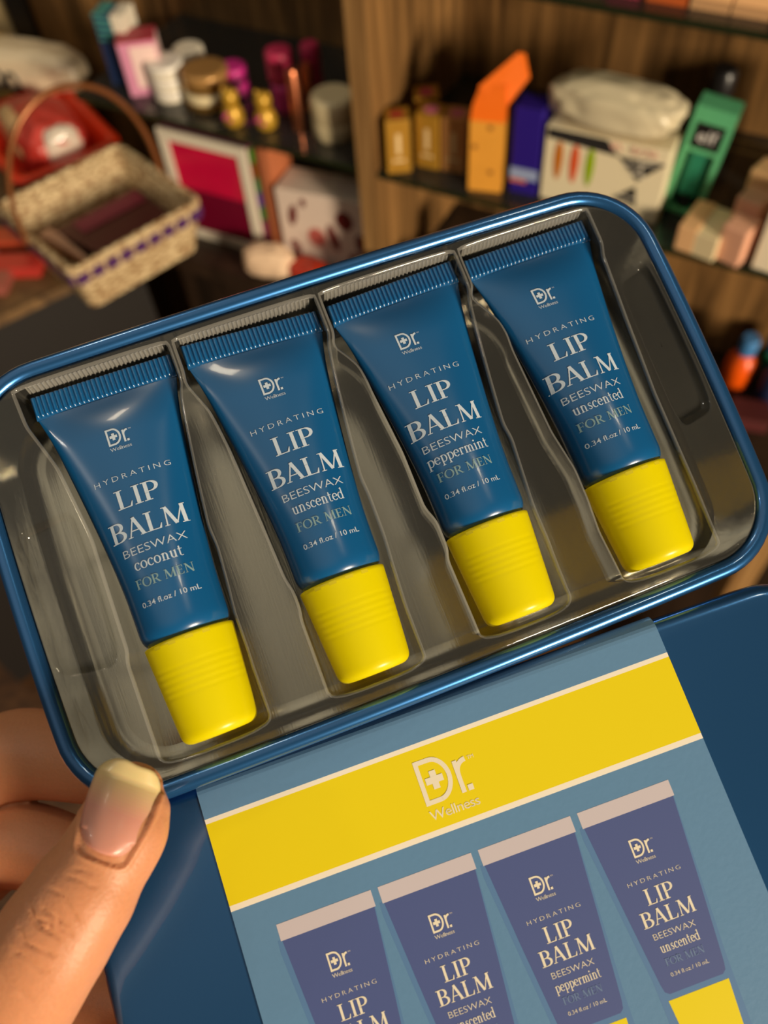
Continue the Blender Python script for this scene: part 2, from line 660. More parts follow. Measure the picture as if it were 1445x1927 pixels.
# ------------------------------------------------------------------ the clear blister tray
SP = 28.5
POCKETS = [
    ([(-14.9, -2.6), (-14.4, 5.7), (-11.5, 14.8), (-10.1, 19.6), (-9.8, 26.1), (-9.9, 36.9), (-10.0, 49.4), (-10.6, 51.5), (-10.5, 63.0), (-10.4, 68.2)],
     [(7.9, 68.4), (8.4, 58.9), (8.4, 49.5), (9.0, 45.5), (9.6, 37.6), (9.0, 33.9), (9.7, 24.6), (10.7, 16.5), (12.3, 8.7), (12.5, -2.6)]),
    ([(-14.0, -2.6), (-14.1, 7.3), (-11.8, 13.4), (-10.3, 18.1), (-10.7, 22.0), (-9.9, 35.4), (-9.3, 47.0), (-7.9, 49.8), (-8.3, 53.0), (-9.0, 54.9), (-9.0, 68.2)],
     [(8.2, 67.9), (8.5, 58.9), (9.0, 51.0), (9.4, 46.0), (9.5, 37.8), (8.6, 34.5), (9.0, 29.3), (9.7, 23.1), (12.1, 8.8), (13.0, -2.6)]),
    ([(-14.3, -2.6), (-14.7, 9.3), (-11.3, 14.4), (-10.4, 17.6), (-11.1, 19.8), (-9.9, 32.7), (-9.8, 43.6), (-8.5, 46.6), (-8.6, 52.0), (-9.3, 54.0), (-8.9, 68.2)],
     [(8.1, 67.6), (8.7, 57.3), (8.6, 50.0), (9.0, 45.3), (9.7, 37.0), (8.4, 34.0), (8.9, 25.8), (11.0, 13.7), (13.0, 4.1), (13.2, -2.6)]),
    ([(-14.6, -2.6), (-15.0, 8.7), (-11.7, 14.5), (-10.5, 17.6), (-11.4, 21.0), (-10.6, 38.3), (-9.2, 46.4), (-9.2, 52.8), (-9.6, 58.9), (-8.9, 68.2)],
     [(10.3, 68.7), (10.6, 55.6), (10.7, 38.1), (11.6, 22.6), (12.4, 11.1), (12.5, -2.6)]),
]


def densify(P, step=0.8, it=2):
    for _ in range(it):
        Q = []
        for i in range(len(P)):
            a, c = P[i], P[(i + 1) % len(P)]
            Q += [(a[0] * .8 + c[0] * .2, a[1] * .8 + c[1] * .2), (a[0] * .2 + c[0] * .8, a[1] * .2 + c[1] * .8)]
        P = Q
    L = [0]
    for i in range(len(P)):
        a, c = P[i], P[(i + 1) % len(P)]
        L.append(L[-1] + math.hypot(a[0] - c[0], a[1] - c[1]))
    n = int(L[-1] / step)
    R, j = [], 0
    for k in range(n):
        d = L[-1] * k / n
        while L[j + 1] < d:
            j += 1
        u = (d - L[j]) / (L[j + 1] - L[j] + 1e-9)
        a, c = P[j], P[(j + 1) % len(P)]
        R.append((a[0] + (c[0] - a[0]) * u, a[1] + (c[1] - a[1]) * u))
    Nn = []
    for i in range(n):
        a, c = R[i - 2], R[(i + 2) % n]
        l = math.hypot(c[0] - a[0], c[1] - a[1]) or 1
        Nn.append(((c[1] - a[1]) / l, -(c[0] - a[0]) / l))
    return R, Nn


DECK = 3.0
holes = []
tb = B()


def well(outline, prof):
    """outline given clockwise on the page; walls drop through the profile (outward offset, height)"""
    R, Nn = densify(outline)
    ar = sum(R[i][0] * R[(i + 1) % len(R)][1] - R[(i + 1) % len(R)][0] * R[i][1] for i in range(len(R)))
    if ar < 0:
        Nn = [(-a, -c) for a, c in Nn]
    loops = [ring(R, Nn, o_, z_) for o_, z_ in prof]
    holes.append([p[:2] for p in loops[0]])
    tb.grid(loops[:4], 1 if prof[-1][1] < 0 else 0, cv=True)
    tb.grid(loops[3:], 0, cv=True)
    c = (sum(p[0] for p in R) / len(R), sum(p[1] for p in R) / len(R))
    base = loops[-1]
    inner = [[(c[0] + (p[0] - c[0]) * s, c[1] + (p[1] - c[1]) * s, p[2]) for p in base] for s in (1, .5, .02)]
    tb.grid(inner, 0, cv=True)


for i, (lf, rt) in enumerate(POCKETS):
    cx = (i - 1.5) * SP

    def lim(x, y, i=i):
        """the pocket clears the tube all the way along"""
        if y < 7:
            return max(x, -13.75 if i else -14.9) if x < 0 else max(x, 13.35)
        need = max(tube_a(y) + .62 if y < 50 else 0, 8.62 if 46 < y < 58 else 0, 8.5 if y >= 58 else 0)
        return math.copysign(max(abs(x), need), x)
    side = []
    for P_ in (lf, rt):
        Q_ = []
        for (xa, ya), (xb, yb) in zip(P_[:-1], P_[1:]):
            m_ = max(1, int(abs(yb - ya) / 2.2))
            Q_ += [(xa + (xb - xa) * k / m_, ya + (yb - ya) * k / m_) for k in range(m_)]
        side += Q_ + [P_[-1]]
    well([(lim(x, y) + cx, -(-1.45 if y < -1 else (69.6 if y > 67 else y))) for x, y in side],
         ((.55, DECK), (.28, DECK - .07), (.07, DECK - .3), (0, DECK - .6), (-.25, -3.0), (-.6, -7.6), (-1.0, -8.3), (-1.6, -8.62)))
for i in range(4):
    cx = (i - 1.5) * SP
    rx_ = np.linspace(-12.9, 12.6, 31 * 6 + 1)
    tb.grid([[(cx + x, Y_ + .16 * math.sin(2 * PI * 31 * (x + 12.9) / 25.5) * (.3 if k in (0, 5) else 1), Z_) for x in rx_]
             for k, (Y_, Z_) in enumerate(((1.40, 2.55), (1.28, 1.6), (1.14, .6), (1.08, -.5), (1.02, -1.6), (.96, -2.8)))], 2, flip=True)
for pts in ([(-64.6, -24.0), (-64.8, -35), (-64.8, -49.5), (-60, -50.3), (-54.6, -51), (-54.2, -38), (-54.4, -28.5), (-54.8, -23.0), (-60, -23.6)], [(56.4, -14.5), (56.0, -30), (55.9, -46.0), (60, -45.2), (63.4, -44.5), (63.6, -30), (63.2, -12.5), (60, -13.4)]):
    well(pts, ((.5, DECK), (.3, DECK - .06), (.1, DECK - .2), (0, DECK - .5), (-.5, DECK - 1.2), (-.9, DECK - 1.5)))
tb.grid([ring(OC, ON, o_, z_) for o_, z_ in ((-3.75, DECK), (-3.5, DECK - .08), (-3.32, DECK - .35), (-3.32, DECK - 1.0), (-3.6, -2.5), (-4.4, -12.0))], 0, cv=True, flip=True)
# the flat deck around the wells
cu = bpy.data.curves.new('deck', 'CURVE')
cu.dimensions = '2D'
cu.fill_mode = 'BOTH'
for lp in [[p[:2] for p in ring(OC, ON, -3.75, 0)]] + holes:
    sp = cu.splines.new('POLY')
    sp.points.add(len(lp) - 1)
    for p, q in zip(sp.points, lp):
        p.co = (q[0], q[1], 0, 1)
    sp.use_cyclic_u = True
ob = bpy.data.objects.new('deck', cu)
C.objects.link(ob)
dg = bpy.context.evaluated_depsgraph_get()
me = ob.evaluated_get(dg).to_mesh()
tb.add([(v.co.x, v.co.y, DECK) for v in me.vertices], [list(p.vertices) for p in me.polygons if True], 0)
ob.evaluated_get(dg).to_mesh_clear()
bpy.data.objects.remove(ob)
tray = tb.build('blister_tray', [TRAY, TRAY_E, TRAY_R], None, K)
tray.matrix_world = M_TIN
tag(tray, 'clear plastic blister tray with four tube pockets, set inside the open blue tin', 'tray')

# ------------------------------------------------------------------ the four tubes
def make_tube(i, scent, sx0, sx1, label, twist, dx, cant=0.0):
    M = M_TIN @ Matrix.Translation(((i - 1.5) * SP * K, -YC * K, 0))
    root = empty('lip_balm_tube', label, 'lip balm', group='lip balm tubes in the tin', matrix=M)

    def tw(x, y):
        return x * math.tan(twist) * max(0, 1 - y / 16.0) ** 1.0 + cant * x * 0

    # body
    b = B()
    ys = [4.25, 4.6] + list(np.linspace(5.2, 47.6, 46)) + [48.3, 49.0, 49.6, 50.0, 50.25]
    nS = 72
    rows = []
    for y in ys:
        a, bb = tube_a(y), tube_b(y)
        rows.append([(a * math.cos(t), YC - y + tw(a * math.cos(t), y), bb * math.sin(t)) for t in np.linspace(0, 2 * PI, nS + 1)[:-1]])
    b.grid(rows, 0, cv=True, flip=True)
    b.ngon(rows[0], 0)
    b.ngon(rows[-1], 0, True)

    def on(x, y):
        x2 = x + dx
        u = max(-.97, min(.97, x2 / tube_a(y)))
        return (x2, YC - y + tw(x2, y), tube_b(y) * math.sqrt(1 - u * u) + .07)

    wrap(b, logo(-2.2, 11.1, 3.3), on, 1)
    wrap(b, sans_text('HYDRATING', -6.8, 6.95, 20.95, 1.05, 1.45, -0.008), on, 1)
    wrap(b, serif_text('LIP', -3.95, 3.75, 26.3, 3.5), on, 1)
    wrap(b, serif_text('BALM', -6.75, 6.95, 31.8, 3.5), on, 1)
    wrap(b, sans_text('BEESWAX', -5.55, 5.65, 34.8, 1.5, 1.0, -0.010), on, 1)
    wrap(b, serif_text(scent, sx0, sx1, 37.55, 2.1), on, 1)
    wrap(b, serif_text('FOR MEN', -5.0, 5.1, 40.7, 1.62), on, 2)
    wrap(b, sans_text('0.34 fl.oz / 10 mL', -5.05, 5.15, 44.0, .98, 1.0, 0.004), on, 1)
    b.build('tube_body', [TUBE_BLUE, INK, INK_GREY], root, K)
    # ribbed crimp
    b = B()
    n = 31 * 10
    xs = np.linspace(-13.1, 13.1, n + 1)

    def cz(x, y):
        r = abs(math.sin(PI * 31 * (x + 13.1) / 26.2)) ** .8
        f = min(1, max(0, (4.05 - y) / .35)) * min(1, (y + .15) / .25)
        return .25 + .55 * r * f

    yy = [0, .15, .5, 2, 3.5, 3.8, 4.1, 4.4]
    for sgn in (1, -1):
        b.grid([[(x, YC - y + tw(x, y), sgn * cz(x, y)) for x in xs] for y in yy], 0, flip=(sgn > 0))
    for x in (xs[0], xs[-1]):
        b.grid([[(x, YC - y + tw(x, y), s * cz(x, y)) for y in yy] for s in (1, -1)], 0)
    for y in (0, 4.4):
        b.grid([[(x, YC - y + tw(x, y), s * cz(x, y)) for x in xs] for s in (1, -1)], 0)
    b.build('crimped_end', [TUBE_BLUE], root, K)
    # cap
    b = B()
    prof = [(7.2, 50.42), (7.75, 50.42), (7.98, 50.6)]
    for y in np.linspace(51.2, 66.2, 121):
        r = 7.98 + (6.68 - 7.98) * ((y - 50.6) / 17.5) ** 1.05
        if 54.6 < y < 60.4:
            r -= .013 * (1 - math.cos(2 * PI * (y - 54.6) / 1.16))
        prof.append((r, y))
    for a in np.linspace(0.1, PI / 2, 9):
        prof.append((6.78 - 1.75 + 1.75 * math.cos(a), 66.4 + 1.75 * math.sin(a)))
    prof += [(4.0, 68.18)]
    MX = Matrix(((1, 0, 0), (0, 0, -1), (0, 1, 0)))
    rows = [[(r * math.cos(t), YC - y, r * math.sin(t)) for t in np.linspace(0, 2 * PI, 65)[:-1]] for r, y in prof]
    b.grid(rows, 0, cv=True, flip=True)
    b.ngon(rows[0], 0)
    b.ngon(rows[-1], 0, True)
    for a0 in (62, 84, 106, 128):
        for y0, y1 in ((50.75, 51.35),):
            q = [(r_ * math.cos(math.radians(t)), YC - y, r_ * math.sin(math.radians(t))) for y, r_ in ((y0, 7.99), (y1, 7.96)) for t in (a0 - 5, a0 - 2, a0 + 2, a0 + 5)]
            b.add(q, [(0, 1, 5, 4), (1, 2, 6, 5), (2, 3, 7, 6)], 1, True)
    b.build('cap', [YELLOW, mat('cap_notch', (206, 190, 20), 0.5)], root, K)
    return root


make_tube(0, 'coconut', -4.3, 4.2, 'blue tube lettered coconut with yellow cap, nearest the thumb', 0.0, 0.1)
make_tube(1, 'unscented', -4.7, 4.8, 'blue unscented tube lying between the coconut and peppermint tubes', -0.055, 0.35)
make_tube(2, 'peppermint', -5.7, 5.7, 'blue tube lettered peppermint with yellow cap, inside the tin', 0.047, -1.3)
make_tube(3, 'unscented', -4.7, 4.8, 'blue unscented tube right of the peppermint tube, in the rightmost pocket', 0.025, -1.65)

# ------------------------------------------------------------------ the loose lid and its card sleeve
lid = empty('tin_cover', 'dark blue metal lid held below the open tin, wrapped by the card sleeve', 'lid', matrix=M_LID)
LC, LN = rrect(46.9, -34.6, 70.6, 41.0, 13.0, 12, 12, 0.4)
b = B()
pr = [(-7.0, -.45)]
for a in np.linspace(PI / 2, 0, 8):
    pr.append((-2.4 + 2.4 * math.cos(a), -.2 - 2.4 + 2.4 * math.sin(a)))
pr[0] = (-4.0, -.2)
rows = [ring(LC, LN, o_, z_) for o_, z_ in pr]
b.ngon(rows[0])
b.grid(rows, 0, cv=True, flip=True)
b.build('lid_top', [BLUE], lid, K)
b = B()
b.grid([ring(LC, LN, o_, z_) for o_, z_ in ((0, -2.6), (0.05, -9.0))], 0, cv=True, flip=True)
b.grid([ring(LC, LN, o_, z_) for o_, z_ in ((-.5, -9.0), (-.5, -2.8), (-3, -.8))], 1, cv=True, flip=False)
b.build('lid_skirt', [BLUE, TIN], lid, K)
b = B()
b.grid([ring(LC, LN, -.6 + .55 * math.cos(a), -9.3 + .55 * math.sin(a)) for a in np.linspace(0, 2 * PI, 11)[:-1]], 0, cu=True, cv=True)
b.build('curled_edge', [BLUE], lid, K)

CARD = mat('card_steel_blue', (96, 138, 178), 0.42, spec=0.45, coat=0.12, var=0.03, bscale=900, bump=0.05)
CARD_Y = mat('card_yellow', (236, 214, 0), 0.42, spec=0.45, coat=0.12)
CARD_W = mat('card_white', (246, 236, 218), 0.45, coat=0.1)
CARD_P = mat('print_tube_navy', (76, 90, 146), 0.45, coat=0.12)
CARD_S = mat('print_crimp_silver', (204, 194, 202), 0.45, coat=0.12)
CARD_K = mat('print_cream', (238, 228, 205), 0.45)
CARD_G = mat('print_grey_blue', (108, 132, 172), 0.45)
CARD_D = mat('print_shade_blue', (86, 126, 174), 0.45, coat=0.12)
CARD_N = mat('card_raw_edge', (232, 226, 214), 0.8)
W = 86.0


def card(x, y, z=.3):
    return (x, -y, z)


b = B()
sec = []                                   # (y, z) of the outside of the folded card, from back to front to the lower back
for y_, z_ in ((20, -10.6), (-5.0, -10.6)):
    sec.append((y_, z_))
for a in np.linspace(-PI / 2, -PI, 5):
    sec.append((-5.6 + 1.7 * math.cos(a), -8.9 + 1.7 * math.sin(a)))
for a in np.linspace(PI, PI / 2, 8):
    sec.append((-4.7 + 2.6 * math.cos(a), -2.3 + 2.6 * math.sin(a)))
for y_ in (-.45, .35, 14.2, 15.15, 40, 73.5):
    sec.append((y_, .3))
for a in np.linspace(PI / 2, 0, 7)[1:]:
    sec.append((73.9 + 2.6 * math.cos(a), -2.3 + 2.6 * math.sin(a)))
sec += [(76.5, -10.3), (76.2, -10.6), (19, -10.62)]
for i in range(len(sec) - 1):
    (ya, za), (yb, zb) = sec[i], sec[i + 1]
    mi = 0
    if za == .3 and zb == .3:
        mi = {-.45: 1, .35: 2, 14.2: 1}.get(ya, 0)
    b.add([(0, -ya, za), (W, -ya, za), (W, -yb, zb), (0, -yb, zb)], [(3, 2, 1, 0)], mi, mi == 0)
n_ = [Vector((0, 0))] * len(sec)
ins = []
for i in range(len(sec)):
    a, c = sec[max(0, i - 1)], sec[min(len(sec) - 1, i + 1)]
    d = Vector((c[0] - a[0], c[1] - a[1])).normalized()
    ins.append((sec[i][0] + d.y * .38, sec[i][1] - d.x * .38))
for x, fl in ((0, False), (W, True)):
    b.grid([[(x, -y_, z_) for y_, z_ in q] for q in (sec, ins)], 3, smooth=False, flip=fl)
b.grid([[(x, -y_, z_) for y_, z_ in ins] for x in (0, W)], 3, smooth=False)
wrap(b, logo(36.95, 2.45, 7.65), lambda x, y: card(x, y, .33), 4)
# the four printed tubes
for k, scent in enumerate(('coconut', 'unscented', 'peppermint', 'unscented')):
    cx = 15.0 + 18.05 * k
    fl = lambda z: (lambda x, y: card(x + cx, y, z))
    sh = [[(-8.9, 22), (-9.0, 24), (-6.6, 48), (-6.3, 63), (5.9, 63), (6.4, 48), (8.3, 22)]]
    wrap(b, sh, fl(.31), 8)
    wrap(b, rect(-8.4, 19.5, 8.4, 22.2), fl(.325), 6)
    pts = [(-8.15, 22.2), (-6.9, 36), (-5.6, 48.8), (-5.35, 50.0), (-4.7, 50.5), (4.7, 50.5), (5.35, 50.0), (5.6, 48.8), (6.9, 36), (8.15, 22.2)]
    wrap(b, [pts], fl(.325), 5)
    wrap(b, [[(-5.3, 51.4), (5.3, 51.4), (4.45, 62.6), (3.6, 63.1), (-3.6, 63.1), (-4.45, 62.6)]], fl(.325), 2)
    f2 = fl(.345)
    wrap(b, logo(-1.95, 26.45, 2.95), f2, 4)
    wrap(b, sans_text('HYDRATING', -4.75, 4.7, 33.35, .72, 1.4, -0.012), f2, 4)
    wrap(b, serif_text('LIP', -2.7, 2.3, 37.0, 2.55), f2, 4)
    wrap(b, serif_text('BALM', -4.75, 4.6, 40.2, 2.45), f2, 4)
    wrap(b, sans_text('BEESWAX', -3.85, 3.55, 42.3, 1.05, 1.0, -0.012), f2, 4)
    h = {'coconut': 3.0, 'unscented': 3.5, 'peppermint': 4.0}[scent]
    wrap(b, serif_text(scent, -h, h - .1, 44.45, 1.6), f2, 4)
    wrap(b, serif_text('FOR MEN', -3.5, 3.3, 46.5, 1.15), f2, 7)
    wrap(b, sans_text('0.34 fl.oz / 10 mL', -3.4, 3.3, 48.2, .66), f2, 4)
sleeve = b.build('card_sleeve', [CARD, CARD_W, CARD_Y, CARD_N, CARD_K, CARD_P, CARD_S, CARD_G, CARD_D], None, K)
sleeve.matrix_world = M_LID
tag(sleeve, 'printed card sleeve with yellow band, wrapped around the dark blue lid', 'card sleeve')

# ------------------------------------------------------------------ the hand (built in camera-aligned units, then placed in the world)
def cv(px, py, d):
    return np.array([(px - 722.5) / F * d, (py - 963.5) / F * d, d])


M_CV = Matrix((RW.T).tolist()).to_4x4()
M_CV.translation = Vector((0, 0, CAMZ))


def loft(b, pts, rx, rz, side=None, n=28):
    """elliptic limb along pts (camera units) with domed ends"""
    P = [np.array(p, float) for p in pts]
    # resample with Catmull-Rom
    Q, RX, RZ = [], [], []
    for i in range(len(P) - 1):
        p0, p1, p2, p3 = P[max(0, i - 1)], P[i], P[i + 1], P[min(len(P) - 1, i + 2)]
        for u in np.linspace(0, 1, 9)[:-1]:
            Q.append(.5 * (2 * p1 + (p2 - p0) * u + (2 * p0 - 5 * p1 + 4 * p2 - p3) * u * u + (3 * p1 - p0 - 3 * p2 + p3) * u ** 3))
            v = u * u * (3 - 2 * u)
            RX.append(rx[i] * (1 - v) + rx[i + 1] * v)
            RZ.append(rz[i] * (1 - v) + rz[i + 1] * v)
    Q.append(P[-1])
    RX.append(rx[-1])
    RZ.append(rz[-1])
    rows = []
    dirs = [Q[min(len(Q) - 1, i + 1)] - Q[max(0, i - 1)] for i in range(len(Q))]
    zref = np.array([0, 0, 1.0])

    def frm(d):
        d = d / np.linalg.norm(d)
        s = np.cross(zref, d)
        s /= np.linalg.norm(s)
        return d, s, np.cross(d, s)

    def ringp(c, d, s, t, a, c2):
        return [tuple(c + s * a * math.cos(k) + t * c2 * math.sin(k)) for k in np.linspace(0, 2 * PI, n + 1)[:-1]]
    d, s, t = frm(dirs[0])
    r0 = min(RX[0], RZ[0])
    for a in np.linspace(PI / 2 * .96, PI / 2 * .12, 7):
        rows.append(ringp(Q[0] - d * r0 * math.sin(a), d, s, t, RX[0] * math.cos(a), RZ[0] * math.cos(a)))
    for q, dd, a, c2 in zip(Q, dirs, RX, RZ):
        d, s, t = frm(dd)
        rows.append(ringp(q, d, s, t, a, c2))
    r0 = min(RX[-1], RZ[-1])
    for a in np.linspace(PI / 2 * .12, PI / 2 * .96, 7):
        rows.append(ringp(Q[-1] + d * r0 * math.sin(a), d, s, t, RX[-1] * math.cos(a), RZ[-1] * math.cos(a)))
    b.grid(rows, 0, cv=True)
    b.ngon(rows[0], 0, True)
    b.ngon(rows[-1], 0)


hb = B()
# thumb: tip on the corner of the tin, crossing in front of the lid
loft(hb, [cv(246, 1478, 131.5), cv(240, 1520, 130.5), cv(227, 1565, 129.0), cv(196, 1618, 128), cv(150, 1690, 126.5), cv(88, 1785, 125.5), cv(20, 1895, 127), cv(-70, 2020, 131), cv(-190, 2160, 138)],
     [5.0, 6.6, 7.1, 7.2, 8.15, 8.75, 9.1, 10.5, 13.5], [3.6, 5.0, 5.9, 6.6, 7.4, 7.9, 8.2, 9.5, 13])
# index finger, bent behind the tin
loft(hb, [cv(-330, 1900, 168), cv(-190, 1650, 182), cv(-70, 1490, 189), cv(30, 1422, 189), cv(150, 1430, 182), cv(270, 1445, 172.5)],
     [11.8, 11.0, 10.6, 10.2, 9.0, 7.0], [10.8, 10.2, 9.8, 9.2, 7.9, 6.2])
# middle, ring and little fingers behind the lid
loft(hb, [cv(-330, 1990, 168), cv(-180, 1800, 179), cv(-60, 1635, 186), cv(40, 1590, 186), cv(190, 1640, 177), cv(330, 1690, 164)],
     [11.5, 10.6, 10, 9.2, 8.2, 6.6], [10.5, 9.6, 9.2, 8.4, 7.2, 5.9])
loft(hb, [cv(-310, 2110, 164), cv(-160, 1970, 173), cv(-30, 1850, 176), cv(70, 1830, 173), cv(210, 1890, 162), cv(330, 1905, 155.5)],
     [10.5, 9.9, 9.4, 8.8, 7.8, 6.3], [10, 9.2, 8.6, 8, 6.9, 5.7])
loft(hb, [cv(-290, 2230, 161), cv(-150, 2130, 168), cv(-20, 2070, 169), cv(80, 2065, 165), cv(200, 2080, 155)],
     [9.5, 8.8, 8.2, 7.4, 5.6], [9, 8.2, 7.8, 6.9, 5.2])
# palm and wrist
loft(hb, [cv(-300, 1930, 158), cv(-290, 2080, 157), cv(-300, 2260, 152), cv(-360, 2480, 148), cv(-420, 2760, 146)], [15, 21, 25, 22, 20], [11, 13, 15, 15, 14])
loft(hb, [cv(-120, 1720, 160), cv(-200, 1850, 152), cv(-220, 2010, 146), cv(-260, 2160, 146)], [8, 11, 13, 15], [7, 9, 11, 12])
tmp = hb.build('tmp', [])
rm = tmp.modifiers.new('r', 'REMESH')
rm.mode = 'VOXEL'
rm.voxel_size = 0.36
sm_ = tmp.modifiers.new('s', 'SMOOTH')
sm_.factor = .5
sm_.iterations = 14
dg = bpy.context.evaluated_depsgraph_get()
ev = tmp.evaluated_get(dg)
me = ev.to_mesh()
V = np.empty(len(me.vertices) * 3)
me.vertices.foreach_get('co', V)
V = V.reshape(-1, 3)
NV = np.empty(len(me.vertices) * 3)
me.vertices.foreach_get('normal', NV)
NV = NV.reshape(-1, 3)
FC = [list(p.vertices) for p in me.polygons]
ev.to_mesh_clear()
bpy.data.objects.remove(tmp)
from mathutils.bvhtree import BVHTree
bvh = BVHTree.FromPolygons([tuple(p) for p in V], FC)


def depth_at(px, py):
    d = Vector(((px - 722.5) / F, (py - 963.5) / F, 1))
    h = bvh.ray_cast(Vector((0, 0, 0)), d)[0]
    return h.z if h else None


# nail plate: u across, v from cuticle to free edge (pixel anchors)
NB, NT = np.array([193.0, 1603.0]), np.array([254.0, 1437.0])
ax = (NT - NB) / np.linalg.norm(NT - NB)
pe = np.array([-ax[1], ax[0]])
NLEN = np.linalg.norm(NT - NB)


def nail_w(v):
    return 50 + 13 * math.sin(min(1, max(0, v) / .6) * PI / 2) - 6 * max(0, v - .75) / .25


px = 722.5 + F * V[:, 0] / V[:, 2]
py = 963.5 + F * V[:, 1] / V[:, 2]
rel = np.stack([px - NB[0], py - NB[1]], 1)
vv = rel @ ax / NLEN
uu = rel @ pe
ww = np.array([nail_w(v) for v in np.clip(vv, 0, 1)])
front = (NV[:, 2] < .25) & (V[:, 2] < 140)
un = np.abs(uu) / ww
end = np.where(vv < 0, -vv * NLEN / 20, 0)
rad = np.sqrt(un ** 4 + end ** 2)
ins = np.clip((1.04 - rad) / .10, 0, 1) * front * (vv < 1.2)
rim_ = np.exp(-((rad - 1.22) / .16) ** 2) * front * (vv < .80) * (vv > -.35)
V = V - NV * (ins * .38)[:, None] + NV * (rim_ * .28)[:, None]
# skin folds over the thumb joint
rs = np.random.RandomState(3)
for (x0, y0, x1, y1, sg, am) in ((48, 1700, 118, 1772, 10, .34), (30, 1745, 108, 1800, 12, .32), (90, 1668, 150, 1742, -8, .26), (75, 1695, 135, 1742, 9, .22), (20, 1780, 96, 1832, 6, .24), (105, 1725, 140, 1765, 6, .22), (62, 1728, 100, 1752, -6, .25), (120, 1640, 190, 1668, 6, .14), (138, 1628, 178, 1642, 4, .12), (0, 1830, 70, 1885, 8, .18)):
    dx_, dy_ = x1 - x0, y1 - y0
    L_ = math.hypot(dx_, dy_)
    s_ = ((px - x0) * dx_ + (py - y0) * dy_) / L_ / L_
    q_ = (-(px - x0) * dy_ + (py - y0) * dx_) / L_ - sg * np.sin(np.clip(s_, 0, 1) * PI) - 2.5 * np.sin(s_ * 9 + x0)
    g = np.exp(-(q_ / 3.0) ** 2) * np.clip(s_ * 5, 0, 1) * np.clip((1 - s_) * 5, 0, 1) * front
    V = V - NV * (g * am * 1.5)[:, None]
SKIN = mat('skin', (206, 140, 100), 0.46, spec=0.42, sss=0.35, bump=0.18, bscale=1500, var=0.10)
ctr = np.array(cv(60, 1750, 140))
hb = B()
hb.v = [tuple(p) for p in (V - ctr).tolist()]
hb.f = FC
hb.m = [0] * len(FC)
hb.sm = [True] * len(FC)
hand = hb.build('hand', [SKIN], None, K)
MH = M_CV @ Matrix.Translation(Vector((ctr * K).tolist()))
hand.matrix_world = MH
tag(hand, 'bare left hand gripping the blue tin and lid, thumb over their lower corner', 'hand')
# the nail itself
bn = B()
rows, nu, nv = [], 21, 27
base = [depth_at(*(NB + ax * NLEN * v)) for v in np.linspace(0, .8, 9)]
base = [d if d else 124 for d in base]
cf = np.polyfit(np.linspace(0, .8, 9), base, 2)
for j in range(nv):
    v = -0.02 + 1.02 * j / (nv - 1)
    row = []
    for i in range(nu):
        u = -1 + 2 * i / (nu - 1)
        w_ = nail_w(v)
        vd = v
        if v < .16:                                   # rounded cuticle end
            w_ *= (max(0, 1 - ((.16 - v) / .19) ** 2)) ** .5 * .35 + .65
            vd = v + .055 * u * u
        if v > .8:                                    # rounded, slightly worn free edge
            vd = .8 + (v - .8) * (1 - .40 * u ** 4 - .05 * math.sin(5 * u + .6))
        p = NB + ax * NLEN * vd + pe * w_ * u
        if v > .84:
            p = p - pe * w_ * u * .10 * ((v - .84) / .16) ** 2
        d = np.polyval(cf, min(vd, .8)) + (vd - .8) * 2.5 * (vd > .8) - .25 + 1.7 * abs(u) ** 2.4
        row.append(tuple(cv(p[0], p[1], d) - ctr))
    rows.append(row)
for j in range(nv - 1):
    bn.grid(rows[j:j + 2], max(0, min(10, int((j / nv - .40) * 10 / .40 + .5))))
# merge neighbouring rows so that the plate shades smoothly
NAIL = mat('nail_bed', (214, 146, 128), 0.36, spec=0.45, sss=0.3, coat=0.08)
NAILF = mat('nail_free_edge', (224, 196, 140), 0.36, spec=0.45, sss=0.3, coat=0.08)
mixc = lambda k: tuple(int(a + (c - a) * k) for a, c in zip((214, 146, 128), (224, 196, 140)))
NAILS = [NAIL] + [mat('nail_tone%d' % k, mixc(k / 10), 0.36, spec=0.45, sss=0.3, coat=0.08) for k in range(1, 10)] + [NAILF]
me_n = bn.build('thumb_nail', NAILS, hand, K)
bmn = bmesh.new()
bmn.from_mesh(me_n.data)
bmesh.ops.remove_doubles(bmn, verts=bmn.verts, dist=1e-6)
bmesh.ops.recalc_face_normals(bmn, faces=bmn.faces)
bmn.to_mesh(me_n.data)
bmn.free()
so = me_n.modifiers.new('thickness', 'SOLIDIFY')
so.thickness = .35 * K
so.offset = 0
me_n['label'] = 'thumb nail with pale grown-out edge'

# ================================================================== the shop behind
ZS = CAMZ - .5625       # top of the middle glass shelf
ZC = CAMZ - .75         # counter on the left
ZU = CAMZ - .347        # upper glass shelf
ZB = CAMZ - .72         # top of the stand in front
ZL = CAMZ - .88         # low board on the right
YF, YW = .75, .985      # shelf fronts and back panel
WOOD = wood('walnut_panel', (44, 29, 13), (158, 116, 68))
WOODL = wood('light_edge_wood', (104, 72, 38), (176, 136, 86), 20)
WOODD = wood('dark_counter', (28, 20, 14), (58, 42, 30), 8)
BLACK = mat('black_panel', (22, 18, 16), 0.5)
GREEN_EDGE = mat('glass_edge', (26, 36, 20), 0.25, spec=0.7)
GLASS = clear_sheet('shelf_glass', (0.60, 0.64, 0.56), 0.04, 1.0, 0, 0.03, 1.52)
CREAM = mat('cream_paint', (226, 202, 150), 0.7, bump=.05)
WHITE = mat('white_card', (232, 222, 202), 0.5)
IVORY = mat('ivory_plastic', (226, 208, 166), 0.35, spec=.6)
DARKM = mat('dark_plastic', (24, 22, 24), 0.35)
GOLDM = mat('gold_metal', (214, 164, 84), 0.24, 0.9)
COPPER = mat('copper_metal', (226, 138, 98), 0.34, 1.0)


